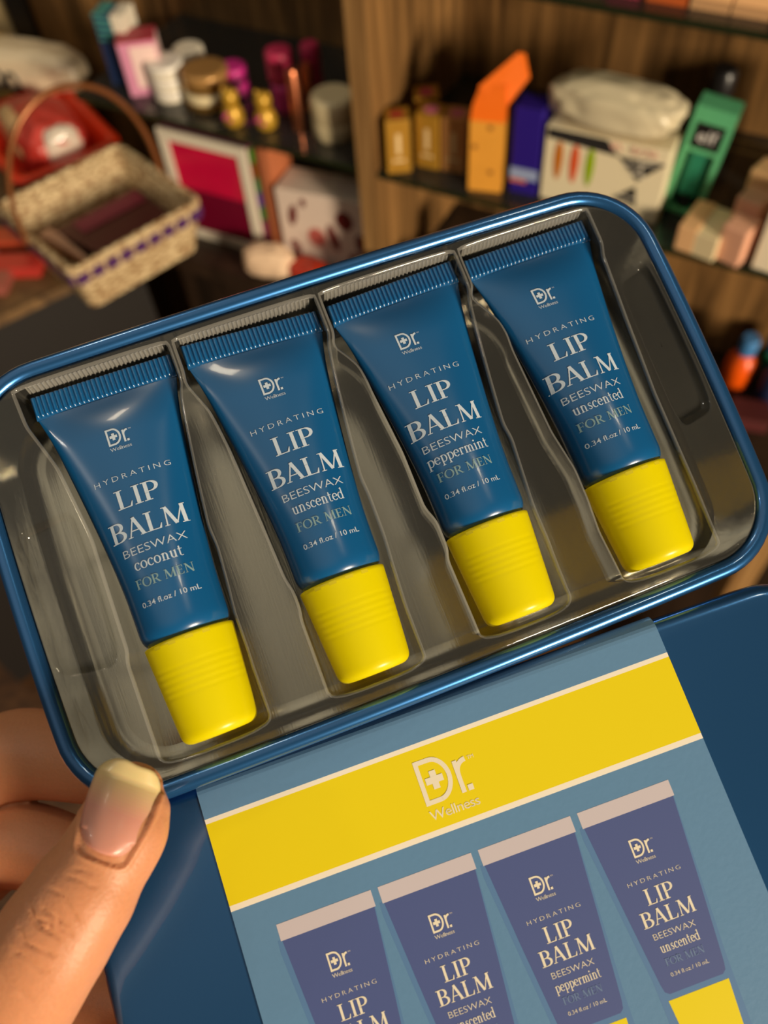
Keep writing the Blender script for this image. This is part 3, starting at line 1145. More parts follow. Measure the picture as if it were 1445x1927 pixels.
def S(name, c, d, m):
    b = B()
    b.box((0, 0, 0), d)
    o = b.build(name, [m])
    o.location = c
    return struct(o)


S('wall_back', (-.3875, YW + .02, .73), (1.595, .04, 1.46 * 1.1), WOOD)
S('trim_1', (-1.208, YW + .02, .80), (.045, .06, 1.6), BLACK)
S('wall_left', (-1.95, YW + .03, .80), (1.38, .04, 1.6), CREAM)
S('floor', (0, -.4, -.02), (5, 4, .04), wood('floor_boards', (48, 28, 14), (112, 74, 40), 6, 6))


def boxes(name, label, cat, c, d, mats, rz=0, group=None, bevel=.0012):
    c = (c[0], c[1], c[2] + .0005)
    """one box-shaped thing: centre of its base, size"""
    b = B()
    b.box((0, 0, d[2] / 2), d)
    o = b.build(name, mats, bevel=bevel)
    o.location = c
    o.rotation_euler = (0, 0, rz)
    return tag(o, label, cat, group)


# cabinet: divider, counter and front boards of one shelving unit
unit = empty('shelving_unit', 'walnut shelving unit with a pale upright between its two bays', 'shelving unit', (0, 0, 0))
b = B()
b.box((-.45, (YF + YW) / 2, .89 + .5), (.022, YW - YF - .006, 1.34))
b.build('divider', [WOOD], unit)
b = B()
b.box((-.45, YF - .001, .89 + .5), (.0235, .004, 1.34))
b.build('divider_edge', [WOODL], unit)
b = B()
b.box((-.5325, .849, ZC - .012), (.505, .266, .024))
b.build('counter', [WOODD], unit)
b = B()
b.box((-.53, .79, (ZC - .024) / 2), (.50, .1, ZC - .024))
b.build('counter_front', [WOODD], unit)
b = B()
b.box((.05, .86, ZL - .012), (.66, .244, .024))
b.build('low_board', [WOODD], unit)
b = B()
b.box((.05, .80, (ZL - .024) / 2), (.66, .04, ZL - .024))
b.build('plinth', [WOODD], unit)


def glass(name, label, x0, x1, z):
    r = empty('glass_shelf', label, 'shelf', ((x0 + x1) / 2, 0, z), group='glass shelves of the unit')
    b = B()
    w_ = x1 - x0
    b.box((0, (YF + YW) / 2, -.003), (w_, YW - YF - .004, .006))
    b.build('pane', [GLASS], r)
    b = B()
    b.box((0, YF + .0005, -.003), (w_, .002, .0062))
    b.build('front_edge', [GREEN_EDGE], r)
    return r


glass('m', 'glass shelf with compacts and jars, left of the upright', -.88, -.462, ZS)
glass('m', 'glass shelf with the boxes and green carton, right of the upright', -.438, .36, ZS)
glass('u', 'topmost glass shelf, at the upper edge of the photo', -.438, .36, ZU)

# ---------------- left bay, on the glass shelf
q = empty('perfume_carton', 'navy and teal carton with white end, behind the pink carton', 'box', (-.833, .810, ZS), .25)
b = B()
b.box((0, 0, .043), (.040, .034, .086))
b.build('carton_body', [mat('navy', (32, 52, 96), .5)], q, bevel=.001)
b = B()
for z in (.0865,):
    b.box((-.012, 0, z), (.016, .034, .002))
for z in (.058, .066, .074, .081):
    b.box((-.004, -.0172, z), (.028, .001, .004))
b.build('teal_stripes', [mat('teal', (70, 140, 134), .5)], q)
b = B()
b.box((.0125, -.0004, .072), (.0165, .0362, .031))
b.build('white_flap', [WHITE], q, bevel=.001)

q = empty('pink_carton', 'pale pink carton with dark pink top, beside the white compacts', 'box', (-.796, .800, ZS), 0.62)
b = B()
b.box((0, 0, .033), (.047, .034, .066))
b.build('carton_body', [mat('pink_card', (214, 140, 172), .5, var=.1, bscale=60)], q, bevel=.001)
b = B()
b.box((0, 0, .0668), (.047, .034, .002))
b.build('carton_top', [mat('deep_rose', (170, 52, 66), .5)], q)
b = B()
b.box((.006, -.0175, .036), (.032, .001, .05))
b.box((.0238, 0, .034), (.0006, .03, .06))
b.build('front_label', [mat('pale_pink', (238, 206, 200), .5)], q)


def compact(name, label, cat, x, y, z, r, h, m1, m2, group=None, n=30):
    q = empty(name, label, cat, (x, y, z), group=group)
    b = B()
    b.lathe([(r * .9, 0), (r, h * .10), (r, h * .42), (r * .97, h * .46)], n=n)
    b.build('bottom_shell', [m1], q)
    b = B()
    b.lathe([(r * .97, h * .47), (r, h * .52), (r, h * .86), (r * .94, h * .97), (r * .8, h)], n=n)
    b.build('upper_shell', [m2], q)
    return q


for k in range(3):
    compact('powder_compact', ('white compact at the bottom of the stack by the pink carton', 'white compact in the middle of the stack by the pink carton', 'white compact topping the stack by the pink carton')[k],
            'compact', -.757 - .001 * k, .798, ZS + .0148 * k, .0235, .0145, WHITE, mat('white_gloss', (236, 228, 216), .22, spec=.6), 'white compacts')
compact('powder_compact', 'white and peach compact standing behind the stack of three', 'compact', -.763, .850, ZS, .02, .036, mat('peach', (220, 168, 130), .4), WHITE, 'white compacts')
compact('gold_jar', 'lower of the two gold rimmed jars stacked on the glass shelf', 'jar', -.703, .803, ZS, .030, .021, GOLDM, IVORY, 'gold jars')
compact('gold_jar', 'upper gold rimmed jar, lying on the other gold jar', 'jar', -.704, .804, ZS + .0212, .029, .022, GOLDM, mat('tan_gold', (186, 140, 82), .35, .4), 'gold jars')
PINKG = mat('magenta_gloss', (206, 50, 140), .25)
compact('magenta_pot', 'lower magenta pot of the two stacked behind the gold bottles', 'pot', -.681, .832, ZS, .0155, .018, mat('plum', (120, 24, 80), .3), PINKG, 'magenta pots')
compact('magenta_pot', 'upper magenta pot with bright lid, behind the gold bottles', 'pot', -.683, .832, ZS + .0182, .0175, .018, mat('plum', (120, 24, 80), .3), PINKG, 'magenta pots')
for x, y, lb in ((-.646, .772, 'gold bottle with pink dots, nearer the gold jars'), (-.605, .781, 'gold bottle with pink dots, nearer the pink tubs')):
    q = empty('bear_bottle', lb, 'bottle', (x, y, ZS), group='gold bottles')
    GY = mat('yellow_gold', (196, 152, 48), .35, .3, var=.25, bscale=120)
    b = B()
    b.lathe([(.009, 0), (.0128, .004), (.0135, .012), (.011, .021), (.008, .025)], n=20)
    b.build('bottle_body', [GY], q)
    b = B()
    b.lathe([(.006, .025), (.0095, .029), (.0105, .035), (.008, .0415), (.003, .044)], n=20)
    for s in (-1, 1):
        b.lathe([(.001, -.003), (.0035, 0), (.001, .003)], (s * .008, 0, .042), 10)
    b.build('stopper', [GY], q)
    b = B()
    for a, z in ((-.004, .014), (.004, .012), (0, .019)):
        b.lathe([(.001, -.002), (.0025, 0), (.001, .002)], (a, -.0125, z), 8)
    b.build('pink_dots', [PINKG], q)
ROSE = mat('rose_tub', (198, 50, 92), .35)
for (dx, z, h, m, lb) in ((0, 0, .036, mat('hot_pink', (204, 54, 130), .35), 'lower pink tub beside the copper lipstick'), (-.002, .0365, .036, ROSE, 'upper rose tub stacked beside the copper lipstick')):
    compact('pink_tub', lb, 'tub', -.603 + dx, .826, ZS + z, .0165, h, m, m, 'pink tubs')
compact('pink_tub', 'small dark pink tub behind the copper lipstick', 'tub', -.585, .862, ZS, .012, .066, ROSE, ROSE, 'pink tubs')
for x, y, h, lb in ((-.5665, .793, .072, 'copper lipstick standing in front, beside the cream jar'), (-.578, .838, .055, 'copper lipstick standing behind the front one')):
    q = empty('lipstick', lb, 'lipstick', (x, y, ZS), group='copper lipsticks')
    b = B()
    b.lathe([(.0066, 0), (.0072, .001), (.0072, h * .42)], n=20)
    b.build('case', [COPPER], q)
    b = B()
    b.lathe([(.0074, h * .425), (.0074, h - .003), (.006, h)], n=20)
    b.build('cover', [COPPER], q)
compact('cream_jar', 'ivory two-part cream jar beside the upright', 'jar', -.521, .802, ZS, .0265, .049, IVORY, IVORY)
boxes('sample_vial', 'slim pale vial against the upright', 'vial', (-.488, .852, ZS), (.010, .010, .044), [mat('pale_glass', (196, 196, 200), .2)])

# ---------------- left bay, on the counter
q = empty('makeup_palette', 'large pink makeup palette box with white frame, standing under the glass shelf', 'palette', (-.7035, .783, ZC), 0.02)
b = B()
b.box((0, 0, .08), (.136, .030, .16))
b.build('case', [mat('plum_card', (96, 30, 62), .45)], q, bevel=.001)
b = B()
for c, d in (((0, -.0165, .153), (.136, .004, .014)), ((0, -.0165, .007), (.136, .004, .014)), ((-.061, -.0165, .08), (.014, .004, .132)), ((.061, -.0165, .08), (.014, .004, .132))):
    b.box(c, d)
b.build('white_frame', [WHITE], q)
b = B()
b.box((0, -.0155, .112), (.107, .002, .067))
b.build('upper_window', [mat('crimson_window', (206, 18, 66), .25, var=.2, bscale=35)], q)
b = B()
b.box((0, -.0155, .0455), (.107, .002, .062))
b.build('lower_window', [mat('maroon_window', (112, 10, 42), .25)], q)
b = B()
for i, c in enumerate(((120, 190, 70), (196, 120, 40), (120, 190, 120), (140, 110, 200), (110, 180, 90), (190, 90, 120), (180, 80, 110))):
    b.box((.0685, -.003, .145 - .021 * i), (.002, .016, .020), i)
b.build('foil_side', [mat('foil%d' % i, c, .25, .5) for i, c in enumerate(((120, 190, 70), (196, 120, 40), (120, 190, 120), (140, 110, 200), (110, 180, 90), (190, 90, 120), (180, 80, 110)))], q)
boxes('tan_carton', 'narrow copper tan carton edge behind the pink palette box', 'box', (-.617, .80, ZC), (.016, .05, .158), [mat('copper_card', (186, 108, 70), .45)])

q = empty('floral_box', 'white box printed with dark red blots, beside the pink palette', 'box', (-.541, .800, ZC), 0.12)
b = B()
b.box((0, 0, .0575), (.128, .05, .115))
b.build('carton', [mat('blush_white', (220, 200, 186), .5)], q, bevel=.0015)
b = B()
for i, (x, z, rx, rz_, a) in enumerate(((-.043, .079, .0055, .016, -.2), (-.012, .051, .0125, .014, 0), (.012, .055, .0065, .020, .25), (.030, .084, .012, .014, 0), (.052, .05, .008, .018, .2), (-.026, .100, .004, .006, 0), (.04, .025, .008, .012, 0), (-.045, .030, .006, .011, .4))):
    P = [(x + rx * math.cos(t) * math.cos(a) - rz_ * math.sin(t) * math.sin(a), -.0252 - .0004, z + rx * math.cos(t) * math.sin(a) + rz_ * math.sin(t) * math.cos(a)) for t in np.linspace(0, 2 * PI, 25)[:-1]]
    b.ngon(P, 1 if i == 1 else 0)
    b.grid([[(p[0], p[1] + dy, p[2]) for p in P] for dy in (0, .0008)], 1 if i == 1 else 0, cv=True)
b.build('red_blots', [mat('oxblood', (104, 24, 26), .5), mat('brick_pink', (186, 92, 84), .5)], q)

# crumpled beige pouch and red jelly packet in front
def lump(name, label, cat, c, r, m, seed=1, rz=0, amp=.12, group=None, n=28, fr=2.5):
    from mathutils import noise
    b = B()
    rows = []
    for i in range(n + 1):
        th = PI * i / n
        row = []
        for j in range(2 * n):
            ph = 2 * PI * j / (2 * n)
            d = Vector((math.sin(th) * math.cos(ph), math.sin(th) * math.sin(ph), math.cos(th)))
            k = 1 + amp * noise.noise(d * fr + Vector((seed, seed * 2.3, 0))) + amp * .5 * noise.noise(d * fr * 3 + Vector((seed * 4, 0, 1)))
            e_ = lambda v: math.copysign(abs(v) ** .7, v)
            row.append((e_(d.x) * r[0] * k, e_(d.y) * r[1] * k, max(-r[2], e_(d.z) * r[2] * k) + r[2]))
        rows.append(row)
    b.grid(rows, 0, cv=True)
    o = b.build(name, [m])
    o.location = (c[0], c[1], c[2] + .0005)
    o.rotation_euler = (0, 0, rz)
    return tag(o, label, cat, group)


lump('pouch', 'rounded beige pouch on the counter edge, in front of the pink palette', 'pouch', (-.608, .737, ZC), (.034, .018, .022), mat('beige_cloth', (228, 196, 164), .7), 2, .2)
lump('candy_packet', 'small red packet on the counter, before the blotted box', 'packet', (-.552, .748, ZC), (.028, .02, .014), mat('red_film', (176, 44, 18), .25, var=.3, bscale=60), 5)

# ---------------- stand in front with the wicker basket
dS = Vector((.426, .905, 0))
nS_ = Vector((.905, -.426, 0))
stand = empty('display_stand', 'low black display stand under the wicker basket', 'stand', (-.84, .555, 0))
stand.rotation_euler = (0, 0, math.atan2(-.426, .905))
b = B()
b.box((-.28, -.115, (ZB - .014) / 2), (.56, .49, ZB - .014))
b.build('cabinet', [BLACK], stand)
b = B()
b.box((-.28, -.115, ZB - .007), (.57, .50, .014))
b.build('worktop', [wood('tan_worktop', (74, 54, 34), (128, 98, 62), 10, 10)], stand)

bk = empty('wicker_basket', 'square wicker basket with purple ribbon and tall copper handle', 'basket', (-.808, .660, ZB + .0008), math.atan2(.17, .06))
WICK = bpy.data.materials.new('wicker')
WICK.use_nodes = True
t = WICK.node_tree
bs = t.nodes['Principled BSDF']
bs.inputs['Roughness'].default_value = .6
co = t.nodes.new('ShaderNodeTexCoord')
mp = t.nodes.new('ShaderNodeMapping')
mp.inputs['Scale'].default_value = (115, 115, 190)
vo = t.nodes.new('ShaderNodeTexVoronoi')
vo.inputs['Scale'].default_value = 1
rp = t.nodes.new('ShaderNodeValToRGB')
rp.color_ramp.elements[0].color = lin(252, 230, 182)
rp.color_ramp.elements[1].color = lin(138, 98, 56)
rp.color_ramp.elements[1].position = .85
bp = t.nodes.new('ShaderNodeBump')
bp.inputs['Strength'].default_value = .8
bp.inputs['Distance'].default_value = .003
bp.invert = True
t.links.new(co.outputs['Object'], mp.inputs[0])
t.links.new(mp.outputs[0], vo.inputs['Vector'])
t.links.new(vo.outputs['Distance'], rp.inputs[0])
t.links.new(vo.outputs['Distance'], bp.inputs['Height'])
t.links.new(rp.outputs[0], bs.inputs['Base Color'])
t.links.new(bp.outputs[0], bs.inputs['Normal'])


def sq(hx, hy, z, r=.012, n=4, k=10):
    return [(p[0], p[1], z) for p in rrect(0, 0, hx, hy, r, n, k)[0]]


# local x runs along the lit right-hand side, y towards the far left side
HX, HY = .099, .099
b = B()
b.grid([sq(HX * .84, HY * .84, 0), sq(HX * .88, HY * .88, .02), sq(HX * .96, HY * .96, .055), sq(HX, HY, .07), sq(HX - .008, HY - .008, .07), sq(HX * .86, HY * .86, .03), sq(HX * .80, HY * .80, .006)], 0, cv=True, flip=True)
b.ngon(sq(HX * .84, HY * .84, 0), 0, True)
b.ngon(sq(HX * .80, HY * .80, .006), 0)
b.build('woven_body', [WICK], bk)
b = B()
P = sq(HX - .004, HY - .004, .071, .012, 4, 22)
b.tube(P, [.0046 + .0012 * (i % 2) for i in range(len(P))], 8, closed=True)
b.build('braided_rim', [WICK], bk)
b = B()
for i in range(9):
    u = -.084 + .021 * i
    for x, y, d in ((u, -HY + .0025, (.0155, .0045, .014)), (u, HY - .0025, (.0155, .0045, .014)), (-HX + .0025, u, (.0045, .0155, .014)), (HX - .0025, u, (.0045, .0155, .014))):
        b.box((x * 1.0, y * 1.0, .058), d)
b.build('purple_ribbon', [mat('purple_ribbon', (74, 34, 92), .4)], bk)
b = B()
hp = []
for k in range(41):
    a = PI * k / 40
    hp.append((-HX * math.cos(a) * 1.03, .004, .066 + .155 * math.sin(a) ** .85))
b.tube(hp, .0036, 10)
b.build('handle', [mat('copper_wrap', (150, 92, 52), .3, .5)], bk)
q = empty('shadow_palette', 'dark maroon palette lying inside the wicker basket', 'palette', (-.805, .675, ZB + .010), math.atan2(.17, .06))
b = B()
b.box((0, 0, .012), (.13, .10, .024))
b.build('palette_case', [mat('maroon_card', (84, 26, 30), .4)], q, bevel=.0015)
b = B()
b.box((0.01, .028, .0245), (.10, .03, .002))
b.build('rose_panel', [mat('deep_magenta', (134, 26, 66), .4)], q)
q = boxes('pink_slim_box', 'slim pale pink box lying in the wicker basket, front side', 'box', (-.837, .616, ZB + .02), (.10, .018, .014), [mat('dusty_pink', (206, 160, 132), .5)], math.atan2(.03, -.18))

# red and rose palettes lying on the stand at the near left corner
RC = [((168, 66, 40), 'rust red'), ((178, 54, 46), 'scarlet'), ((150, 84, 72), 'dusty rose'), ((112, 58, 34), 'brown'), ((188, 138, 120), 'pale rose')]
for i, (x, y, rz, ci, lb) in enumerate(((-.955, .612, .5, 0, 'rust red palette on the stand, nearest the red basket'), (-.905, .573, .46, 1, 'scarlet palette on the stand, before the wicker basket'), (-.97, .552, .5, 4, 'pale rose palette on the stand, at the left picture edge'),
                                        (-.922, .526, .45, 2, 'dusty rose palette on the stand near its front corner'), (-.945, .480, .45, 3, 'brown palette on the stand, at its front edge'))):
    q = empty('slim_palette', lb, 'palette', (x, y, ZB + .0006), rz, 'palettes lying on the stand')
    b = B()
    b.box((0, 0, .006), (.075, .036, .012))
    b.build('tray_half', [mat('rc%d' % ci, RC[ci][0], .3, var=.2, bscale=40)], q, bevel=.001)
    b = B()
    b.box((0, 0, .0135), (.072, .033, .003))
    b.build('cover_half', [mat('rcl%d' % ci, tuple(min(255, int(c * 1.12)) for c in RC[ci][0]), .2)], q, bevel=.0006)

# ---------------- red plastic basket with bags, far left
rb = empty('plastic_basket', 'orange red slotted plastic basket holding a red bag, at the left edge', 'basket', (-1.008, .775, ZB + .0006), math.atan2(.10, .05))
REDP = mat('red_plastic', (222, 52, 14), .35)
b = B()
BX, BY = .072, .105
o1 = lambda s, z: sq(BX * s, BY * s, z, .015, 4, 8)
b.grid([o1(.82, 0), o1(.98, .060), o1(.98, .064), o1(.94, .064), o1(.79, .005)], 0, cv=True, flip=True)
b.ngon(o1(.82, 0), 0, True)
b.ngon(o1(.79, .005), 0)
b.build('tub', [REDP], rb)
b = B()
b.grid([sq(BX, BY, .060, .015, 4, 8), sq(BX + .008, BY + .008, .062, .02, 4, 8), sq(BX + .008, BY + .008, .069, .02, 4, 8), sq(BX - .005, BY - .005, .069, .015, 4, 8), sq(BX - .005, BY - .005, .062, .015, 4, 8)], 0, cv=True, flip=True)
b.build('flared_rim', [REDP], rb)
b = B()
for i in range(8):
    b.box((-.052 + .015 * i, -BY * .93, .036), (.006, .004, .034))
b.build('slots', [mat('slot_rose', (214, 92, 66), .4)], rb)
rbag = empty('red_bag', 'crumpled red plastic bag bulging out of the orange red basket', 'bag', (-1.005, .778, ZB + .008), math.atan2(.10, .05))


def piece(name, parent, c, r, m, seed, amp, fr=2.5):
    o = lump(name, '', '', c, r, m, seed, 0, amp, None, 28, fr)
    del o['label'], o['category']
    o.parent = parent
    return o


piece('bag_film', rbag, (0, 0, 0), (.048, .074, .046), mat('red_poly', (190, 58, 48), .4, spec=.5), 3, .10)
piece('beige_parcel', rbag, (-.030, .016, .020), (.019, .048, .034), mat('beige_film', (204, 168, 120), .3), 6, .08)  # separate beige parcel half sunk into the red bag, grouped as its part
piece('clear_bag', rbag, (.006, -.060, .014), (.028, .015, .036), mat('milky_film', (214, 200, 184), .15, spec=.8), 8, .10)  # another, clear bag in the basket, grouped under the red one
wb = empty('printed_bag', 'white mailer bag with black print, lying above the red bag', 'bag', (-1.112, .872, ZB + .074), 0.16)
piece('bag_film', wb, (0, 0, -.012), (.105, .034, .032), mat('white_poly', (228, 210, 178), .3, spec=.6), 4, .10)
b = B()
for x in (-.070, -.060, -.050):
    b.box((x, -.0335, .012), (.005, .003, .030))
for x, z in ((-.026, .013), (.000, .010)):
    b.tube([(x + .010 * math.cos(a), -.0345, z + .014 * math.sin(a)) for a in np.linspace(0, 2 * PI, 17)[:-1]], .0028, 6, closed=True)
b.build('black_print', [mat('ink_black', (44, 40, 38), .5)], wb)
boxes('kraft_carton', 'kraft tan carton standing behind the white printed bag', 'box', (-1.196, .947, ZC - .12), (.19, .046, .222), [mat('kraft', (206, 164, 88), .6)], 0.0)

# ---------------- right bay, on the glass shelf
GOLDC = mat('gold_card', (180, 132, 44), .42, .25, var=.08, bscale=40)
TANC = mat('rose_tan_card', (186, 130, 76), .42, .2, var=.08, bscale=40)
for i, (x, y, rz, m, pc, lb) in enumerate(((-.4205, .7695, .55, GOLDC, (178, 56, 44), 'gold carton beside the upright, in the front row'), (-.4105, .822, .5, GOLDC, (206, 60, 120), 'gold carton with bright pink disc, behind the front one'),
                                           (-.3895, .792, .04, GOLDC, (216, 112, 150), 'gold carton in the middle of the row'), (-.3605, .796, .10, TANC, (190, 96, 120), 'rose tan carton at the end of the row, by the orange bag'))):
    q = empty('shade_carton', lb, 'box', (x, y, ZS), rz, 'gold cartons right of the upright')
    b = B()
    b.box((0, 0, .032), (.0272, .0272, .062))
    b.build('carton', [m], q, bevel=.0008)
    b = B()
    b.lathe([(.0080, .0622), (.0080, .0632)], n=20)
    b.build('shade_disc', [mat('disc%d' % i, pc, .4)], q)
    b = B()
    b.box((0, -.0138, .036), (.005, .0006, .024))
    b.box((0, -.0138, .0165), (.014, .0006, .003))
    b.box((.0138, -.002, .042), (.0006, .005, .03))
    b.build('pale_print', [mat('pale_gold', (226, 196, 142), .5)], q)

q = empty('orange_bag', 'tall tan and orange bag with folded top, between the cartons and blue box', 'bag', (-.316, .777, ZS), .22)
b = B()
w2, d2 = .018, .012
rows = [[(-w2, -d2, 0), (w2, -d2, 0), (w2, d2, 0), (-w2, d2, 0)], [(-w2, -d2, .08), (w2, -d2, .08), (w2, d2, .08), (-w2, d2, .08)]]
b.grid(rows, 0, cv=True, smooth=False)
b.ngon(rows[0], 0, True)
for x, z in ((.004, .074), (-.012, .052), (.006, .024)):
    b.lathe([(.0026, 0), (.0026, .0006)], (x, -d2 - .0004, z), 12, 1, M=Matrix.Rotation(PI / 2, 3, 'X'))
b.build('pouch_body', [mat('tan_orange', (226, 156, 58), .45, var=.1, bscale=50), mat('brown_ink', (146, 92, 32), .6)], q)
b = B()
top = [(-w2 * .55, -.002, .112), (w2 * .9, -.003, .114), (w2 * .9, .003, .114), (-w2 * .55, .002, .112)]
b.grid([rows[1], [(-w2 * .9, -d2 * .7, .095), (w2, -d2 * .8, .095), (w2, d2 * .8, .095), (-w2 * .9, d2 * .7, .095)], top], 0, cv=True, smooth=False)
fl = [(-.012, -.004, .111), (.004, -.007, .100), (.016, -.006, .092), (.036, .004, .119), (.029, .010, .139), (.023, .010, .140)]
b.ngon(fl)
b.ngon([(p[0] + .001, p[1] + .002, p[2]) for p in fl], 0, True)
b.grid([fl, [(p[0] + .001, p[1] + .002, p[2]) for p in fl]], 0, cv=True, smooth=False)
b.build('folded_top', [mat('vivid_orange', (242, 112, 22), .42)], q)

q = empty('blue_carton', 'deep blue carton with silver band, right of the orange bag', 'box', (-.275, .792, ZS), .06)
b = B()
b.box((0, 0, .048), (.030, .030, .096))
b.build('carton', [mat('royal_blue', (40, 22, 128), .42)], q, bevel=.001)
b = B()
b.box((0, -.0153, .024), (.0302, .001, .012))
b.build('silver_band', [mat('silver_blue', (150, 164, 200), .4)], q)
b = B()
b.box((-.006, -.0156, .0155), (.018, .001, .004))
b.build('orange_line', [mat('coral', (210, 110, 70), .5)], q)

q = empty('swatch_box', 'white box with three coloured swatches and black lattice print', 'box', (-.192, .800, ZS), .01)
b = B()
b.box((0, 0, .041), (.126, .040, .082))
b.build('carton', [mat('ivory_card', (232, 218, 184), .5)], q, bevel=.001)
for c, x, nm in (((196, 112, 22), -.047, 'amber_swatch'), ((220, 88, 42), -.030, 'coral_swatch'), ((150, 178, 10), -.0135, 'lime_swatch')):
    b = B()
    P = [(x + (.0045 + .0008 * math.sin(t)) * math.cos(t), -.0206, .047 + .021 * math.sin(t)) for t in np.linspace(0, 2 * PI, 25)[:-1]]
    b.ngon(P)
    b.grid([P, [(p[0], p[1] + .0005, p[2]) for p in P]], 0, cv=True)
    b.build(nm, [mat(nm, c, .45)], q)
b = B()
for tri in (((-.0605, .0705), (.000, .0705), (.014, .0555), (-.020, .0575), (-.0605, .0600)), ((.014, .056), (.061, .058), (.036, .034)), ((.014, .010), (.036, .028), (.040, .006))):
    P = [(x, -.0206, z + .010) for x, z in tri]
    b.ngon(P)
    b.grid([P, [(p[0], p[1] + .0005, p[2]) for p in P]], 0, cv=True, smooth=False)
for (xa, za, xb, zb) in ((.020, .050, .052, .056), (.024, .044, .048, .040), (.036, .058, .041, .038), (.045, .058, .030, .039), (.018, .016, .038, .014), (.020, .060, .061, .060)):
    d = Vector((xb - xa, 0, zb - za))
    n = Vector((-d.z, 0, d.x)).normalized() * .0006
    b.ngon([(xa - n.x, -.0212, za + .01 - n.z), (xb - n.x, -.0212, zb + .01 - n.z), (xb + n.x, -.0212, zb + .01 + n.z), (xa + n.x, -.0212, za + .01 + n.z)], 1)
b.build('lattice_print', [mat('soft_black', (38, 36, 36), .5), WHITE], q)
b = B()
for k in range(7):
    x = .006 + .0068 * k
    if k == 2:
        continue
    b.tube([(x + .0025 * math.sin(a), -.0208, .0755 + .0035 * math.cos(a * 1.3 + k)) for a in np.linspace(0, 4, 8)], .0006, 5)
b.build('pink_script', [mat('pale_coral', (226, 168, 156), .5)], q)
lump('crumpled_bag', 'crumpled off-white plastic bag draped over the box with colour swatches', 'bag', (-.196, .800, ZS + .0835), (.066, .026, .022), mat('grey_ivory_film', (208, 195, 164), .35, spec=.5), 11, -.03, .15, n=36, fr=1.5)

q = empty('primer_carton', 'mint green windowed carton with white letters on black, leaning beside the swatch box', 'box', (-.103, .822, ZS), .02)
tl = Matrix.Rotation(.10, 4, 'Y')
q.matrix_world = Matrix.Translation((-.112, .818, ZS + .0035)) @ Matrix.Rotation(.02, 4, 'Z') @ tl @ Matrix.Scale(.95, 4)
MINT = mat('mint_card', (92, 176, 126), .42, spec=.5)
b = B()
b.box((-.0175, 0, .06), (.006, .026, .12))
b.box((.0175, 0, .06), (.006, .026, .12))
b.box((0, 0, .0745), (.03, .026, .005))
b.box((0, 0, .112), (.03, .026, .016))
b.box((0, .012, .06), (.04, .003, .12))
b.box((0, 0, .002), (.03, .026, .004))
b.build('window_carton', [MINT], q)
b = B()
b.box((0, -.011, .0905), (.0305, .004, .027))
b.build('black_header', [DARKM], q)
b = B()
for pl in sans_text('elf', -.0095, .0095, 0, .0135, 1.05, 0.0):
    P = [(x, -.0134, .0845 - y) for x, y in pl]
    b.ngon(P)
b.build('white_letters', [mat('white_ink', (236, 232, 230), .5)], q)
b = B()
b.box((0, 0, .045), (.022, .016, .052))
b.build('green_tube', [mat('bottle_green', (40, 124, 96), .35)], q, bevel=.003)
b = B()
b.lathe([(.009, .004), (.0095, .005), (.0095, .019)], n=20)
b.build('black_cap', [DARKM], q)
q = empty('dropper_bottle', 'black capped bottle behind the mint green carton', 'bottle', (-.112, .872, ZS))
b = B()
b.lathe([(.016, 0), (.018, .003), (.018, .085), (.010, .095), (.008, .098)], n=24)
b.build('bottle', [mat('smoke_glass', (40, 42, 56), .15)], q)
b = B()
b.lathe([(.0125, .098), (.013, .1), (.013, .118), (.010, .122)], n=24)
b.build('stopper', [DARKM], q)

# beige and pink cartons at the right end
PEA = mat('peach_card', (226, 178, 128), .5)
PNK = mat('blush_card', (228, 170, 140), .5)
boxes('peach_carton', 'small peach carton lying at the shelf front, left of the ivory carton', 'box', (-.088, .775, ZS), (.019, .05, .028), [PEA], -.12, 'small cartons at the right end')
boxes('peach_carton', 'small ivory carton at the shelf front, between peach and blush cartons', 'box', (-.068, .772, ZS), (.027, .05, .026), [IVORY], -.2, 'small cartons at the right end')
for i in range(3):
    boxes('blush_carton', ('blush carton at the front of the row of three', 'blush carton in the middle of the row of three', 'blush carton at the back of the row of three')[i],
          'box', (-.0445 + .002 * i, .762 + .030 * i, ZS), (.026, .028, .040 + .012 * i), [PNK if i < 2 else PEA], -.28, 'small cartons at the right end', .002)
boxes('dusty_carton', 'tall dusty tan carton behind the blush cartons', 'box', (-.026, .905, ZS), (.04, .05, .10), [mat('dusty_tan', (150, 112, 76), .5)], 0)
boxes('white_carton', 'large white carton cut by the right edge of the photo', 'box', (.010, .785, ZS), (.062, .07, .066), [mat('warm_white', (240, 226, 198), .5)], -.1)

# upper glass shelf
for x, w_, c, nm, lb in ((-.197, .028, (206, 70, 100), 'rose_tube_box', 'rose pink box on the topmost glass shelf'), (-.160, .034, (236, 112, 48), 'orange_tube_box', 'vivid orange box on the topmost glass shelf'), (-.124, .032, (240, 186, 132), 'apricot_box', 'apricot box on the topmost shelf, beside the orange one'),
                         (-.091, .031, (240, 190, 146), 'apricot_box', 'apricot box on the topmost shelf, beside the mauve one'), (-.055, .034, (206, 92, 140), 'mauve_box', 'mauve pink box at the right end of the topmost shelf')):
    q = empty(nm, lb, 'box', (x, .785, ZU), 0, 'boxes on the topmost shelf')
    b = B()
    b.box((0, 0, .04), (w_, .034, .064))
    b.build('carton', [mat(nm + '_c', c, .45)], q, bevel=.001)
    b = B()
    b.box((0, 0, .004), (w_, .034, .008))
    b.build('bottom_band', [mat(nm + '_b', tuple(int(v * .8) for v in c), .45)], q)

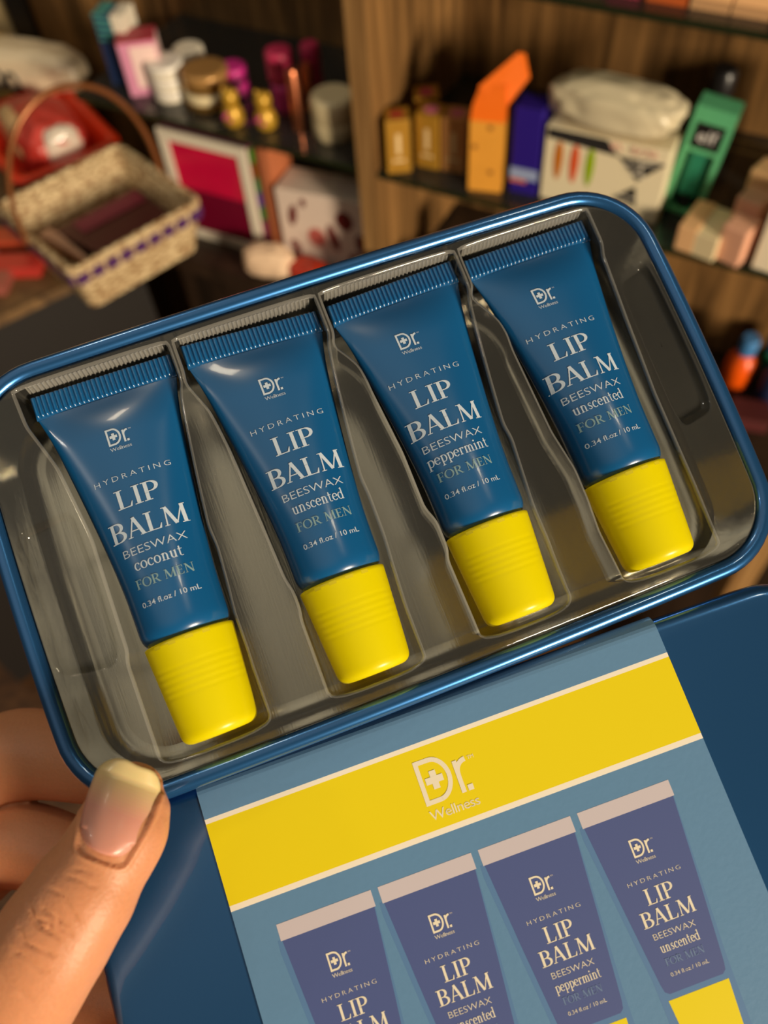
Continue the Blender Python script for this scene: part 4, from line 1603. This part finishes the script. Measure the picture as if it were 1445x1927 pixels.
# ---------------- under the right glass shelf
OLIVE = mat('olive_card', (92, 86, 44), .4, .2)
for x, y, h, m, lb in ((-.424, .728, .078, OLIVE, 'olive carton on the counter, at the foot of the upright'), (-.387, .762, .070, mat('dark_teal_card', (42, 50, 44), .4), 'dark teal carton beside the olive carton'), (-.350, .775, .060, mat('olive_gold', (120, 104, 40), .35, .3), 'olive gold carton beside the dark teal carton')):
    q = empty('soap_carton', lb, 'box', (x, y, ZC), .1, 'cartons under the right glass shelf')
    b = B()
    b.box((0, 0, h / 2), (.034, .034, h))
    b.build('carton', [m], q, bevel=.0015)
    b = B()
    b.box((0, 0, h), (.0345, .0345, .006))
    b.build('carton_top', [mat('olive_gilt', (128, 112, 60), .3, .5)], q)
boxes('tan_block', 'pale tan carton standing under the orange bag shelf', 'box', (-.318, .80, ZC), (.022, .03, .105), [mat('tan_block', (206, 160, 100), .5)], 0)
boxes('rose_block', 'rose carton beside the pale tan carton on the counter', 'box', (-.338, .80, ZC), (.018, .03, .072), [mat('rose_block', (176, 96, 84), .5)], 0)

# ---------------- low board on the right
q = empty('spray_bottle', 'orange bottle with blue cap on the low board', 'bottle', (.002, .93, ZL))
b = B()
b.lathe([(.016, 0), (.019, .004), (.021, .03), (.020, .045), (.012, .056), (.009, .058)], n=24)
b.build('bottle', [mat('orange_plastic', (246, 92, 10), .35)], q)
b = B()
b.lathe([(.0115, .058), (.012, .060), (.0125, .078), (.010, .084)], n=24)
b.build('stopper', [mat('sky_blue', (70, 128, 186), .35)], q)
q = empty('spray_bottle', 'green bottle with dark blue cap, right of the orange one', 'bottle', (.032, .955, ZL))
b = B()
b.lathe([(.014, 0), (.016, .004), (.016, .045), (.010, .054)], n=24)
b.build('bottle', [mat('forest_green', (26, 100, 66), .35)], q)
b = B()
b.lathe([(.011, .054), (.0115, .056), (.0115, .072), (.009, .076)], n=24)
b.build('stopper', [mat('slate_blue', (44, 78, 116), .35)], q)
q = empty('spray_bottle', 'navy bottle cut by the right edge, beside the orange one', 'bottle', (.050, .915, ZL))
b = B()
b.lathe([(.017, 0), (.019, .004), (.019, .05), (.010, .06)], n=24)
b.build('bottle', [mat('navy_plastic', (36, 48, 84), .35)], q)
b = B()
b.lathe([(.009, .06), (.010, .062), (.010, .078), (.008, .08)], n=24)
b.build('stopper', [DARKM], q)
boxes('wine_carton', 'dark wine red carton lying before the orange bottle', 'box', (.034, .87, ZL), (.05, .04, .02), [mat('wine_card', (84, 34, 34), .5)], .2)
q = boxes('wooden_rail', 'pale wooden rail leaning at the right edge, before the low board', 'rail', (.098, .705, 0), (.03, .03, .62), [WOODL], .3)
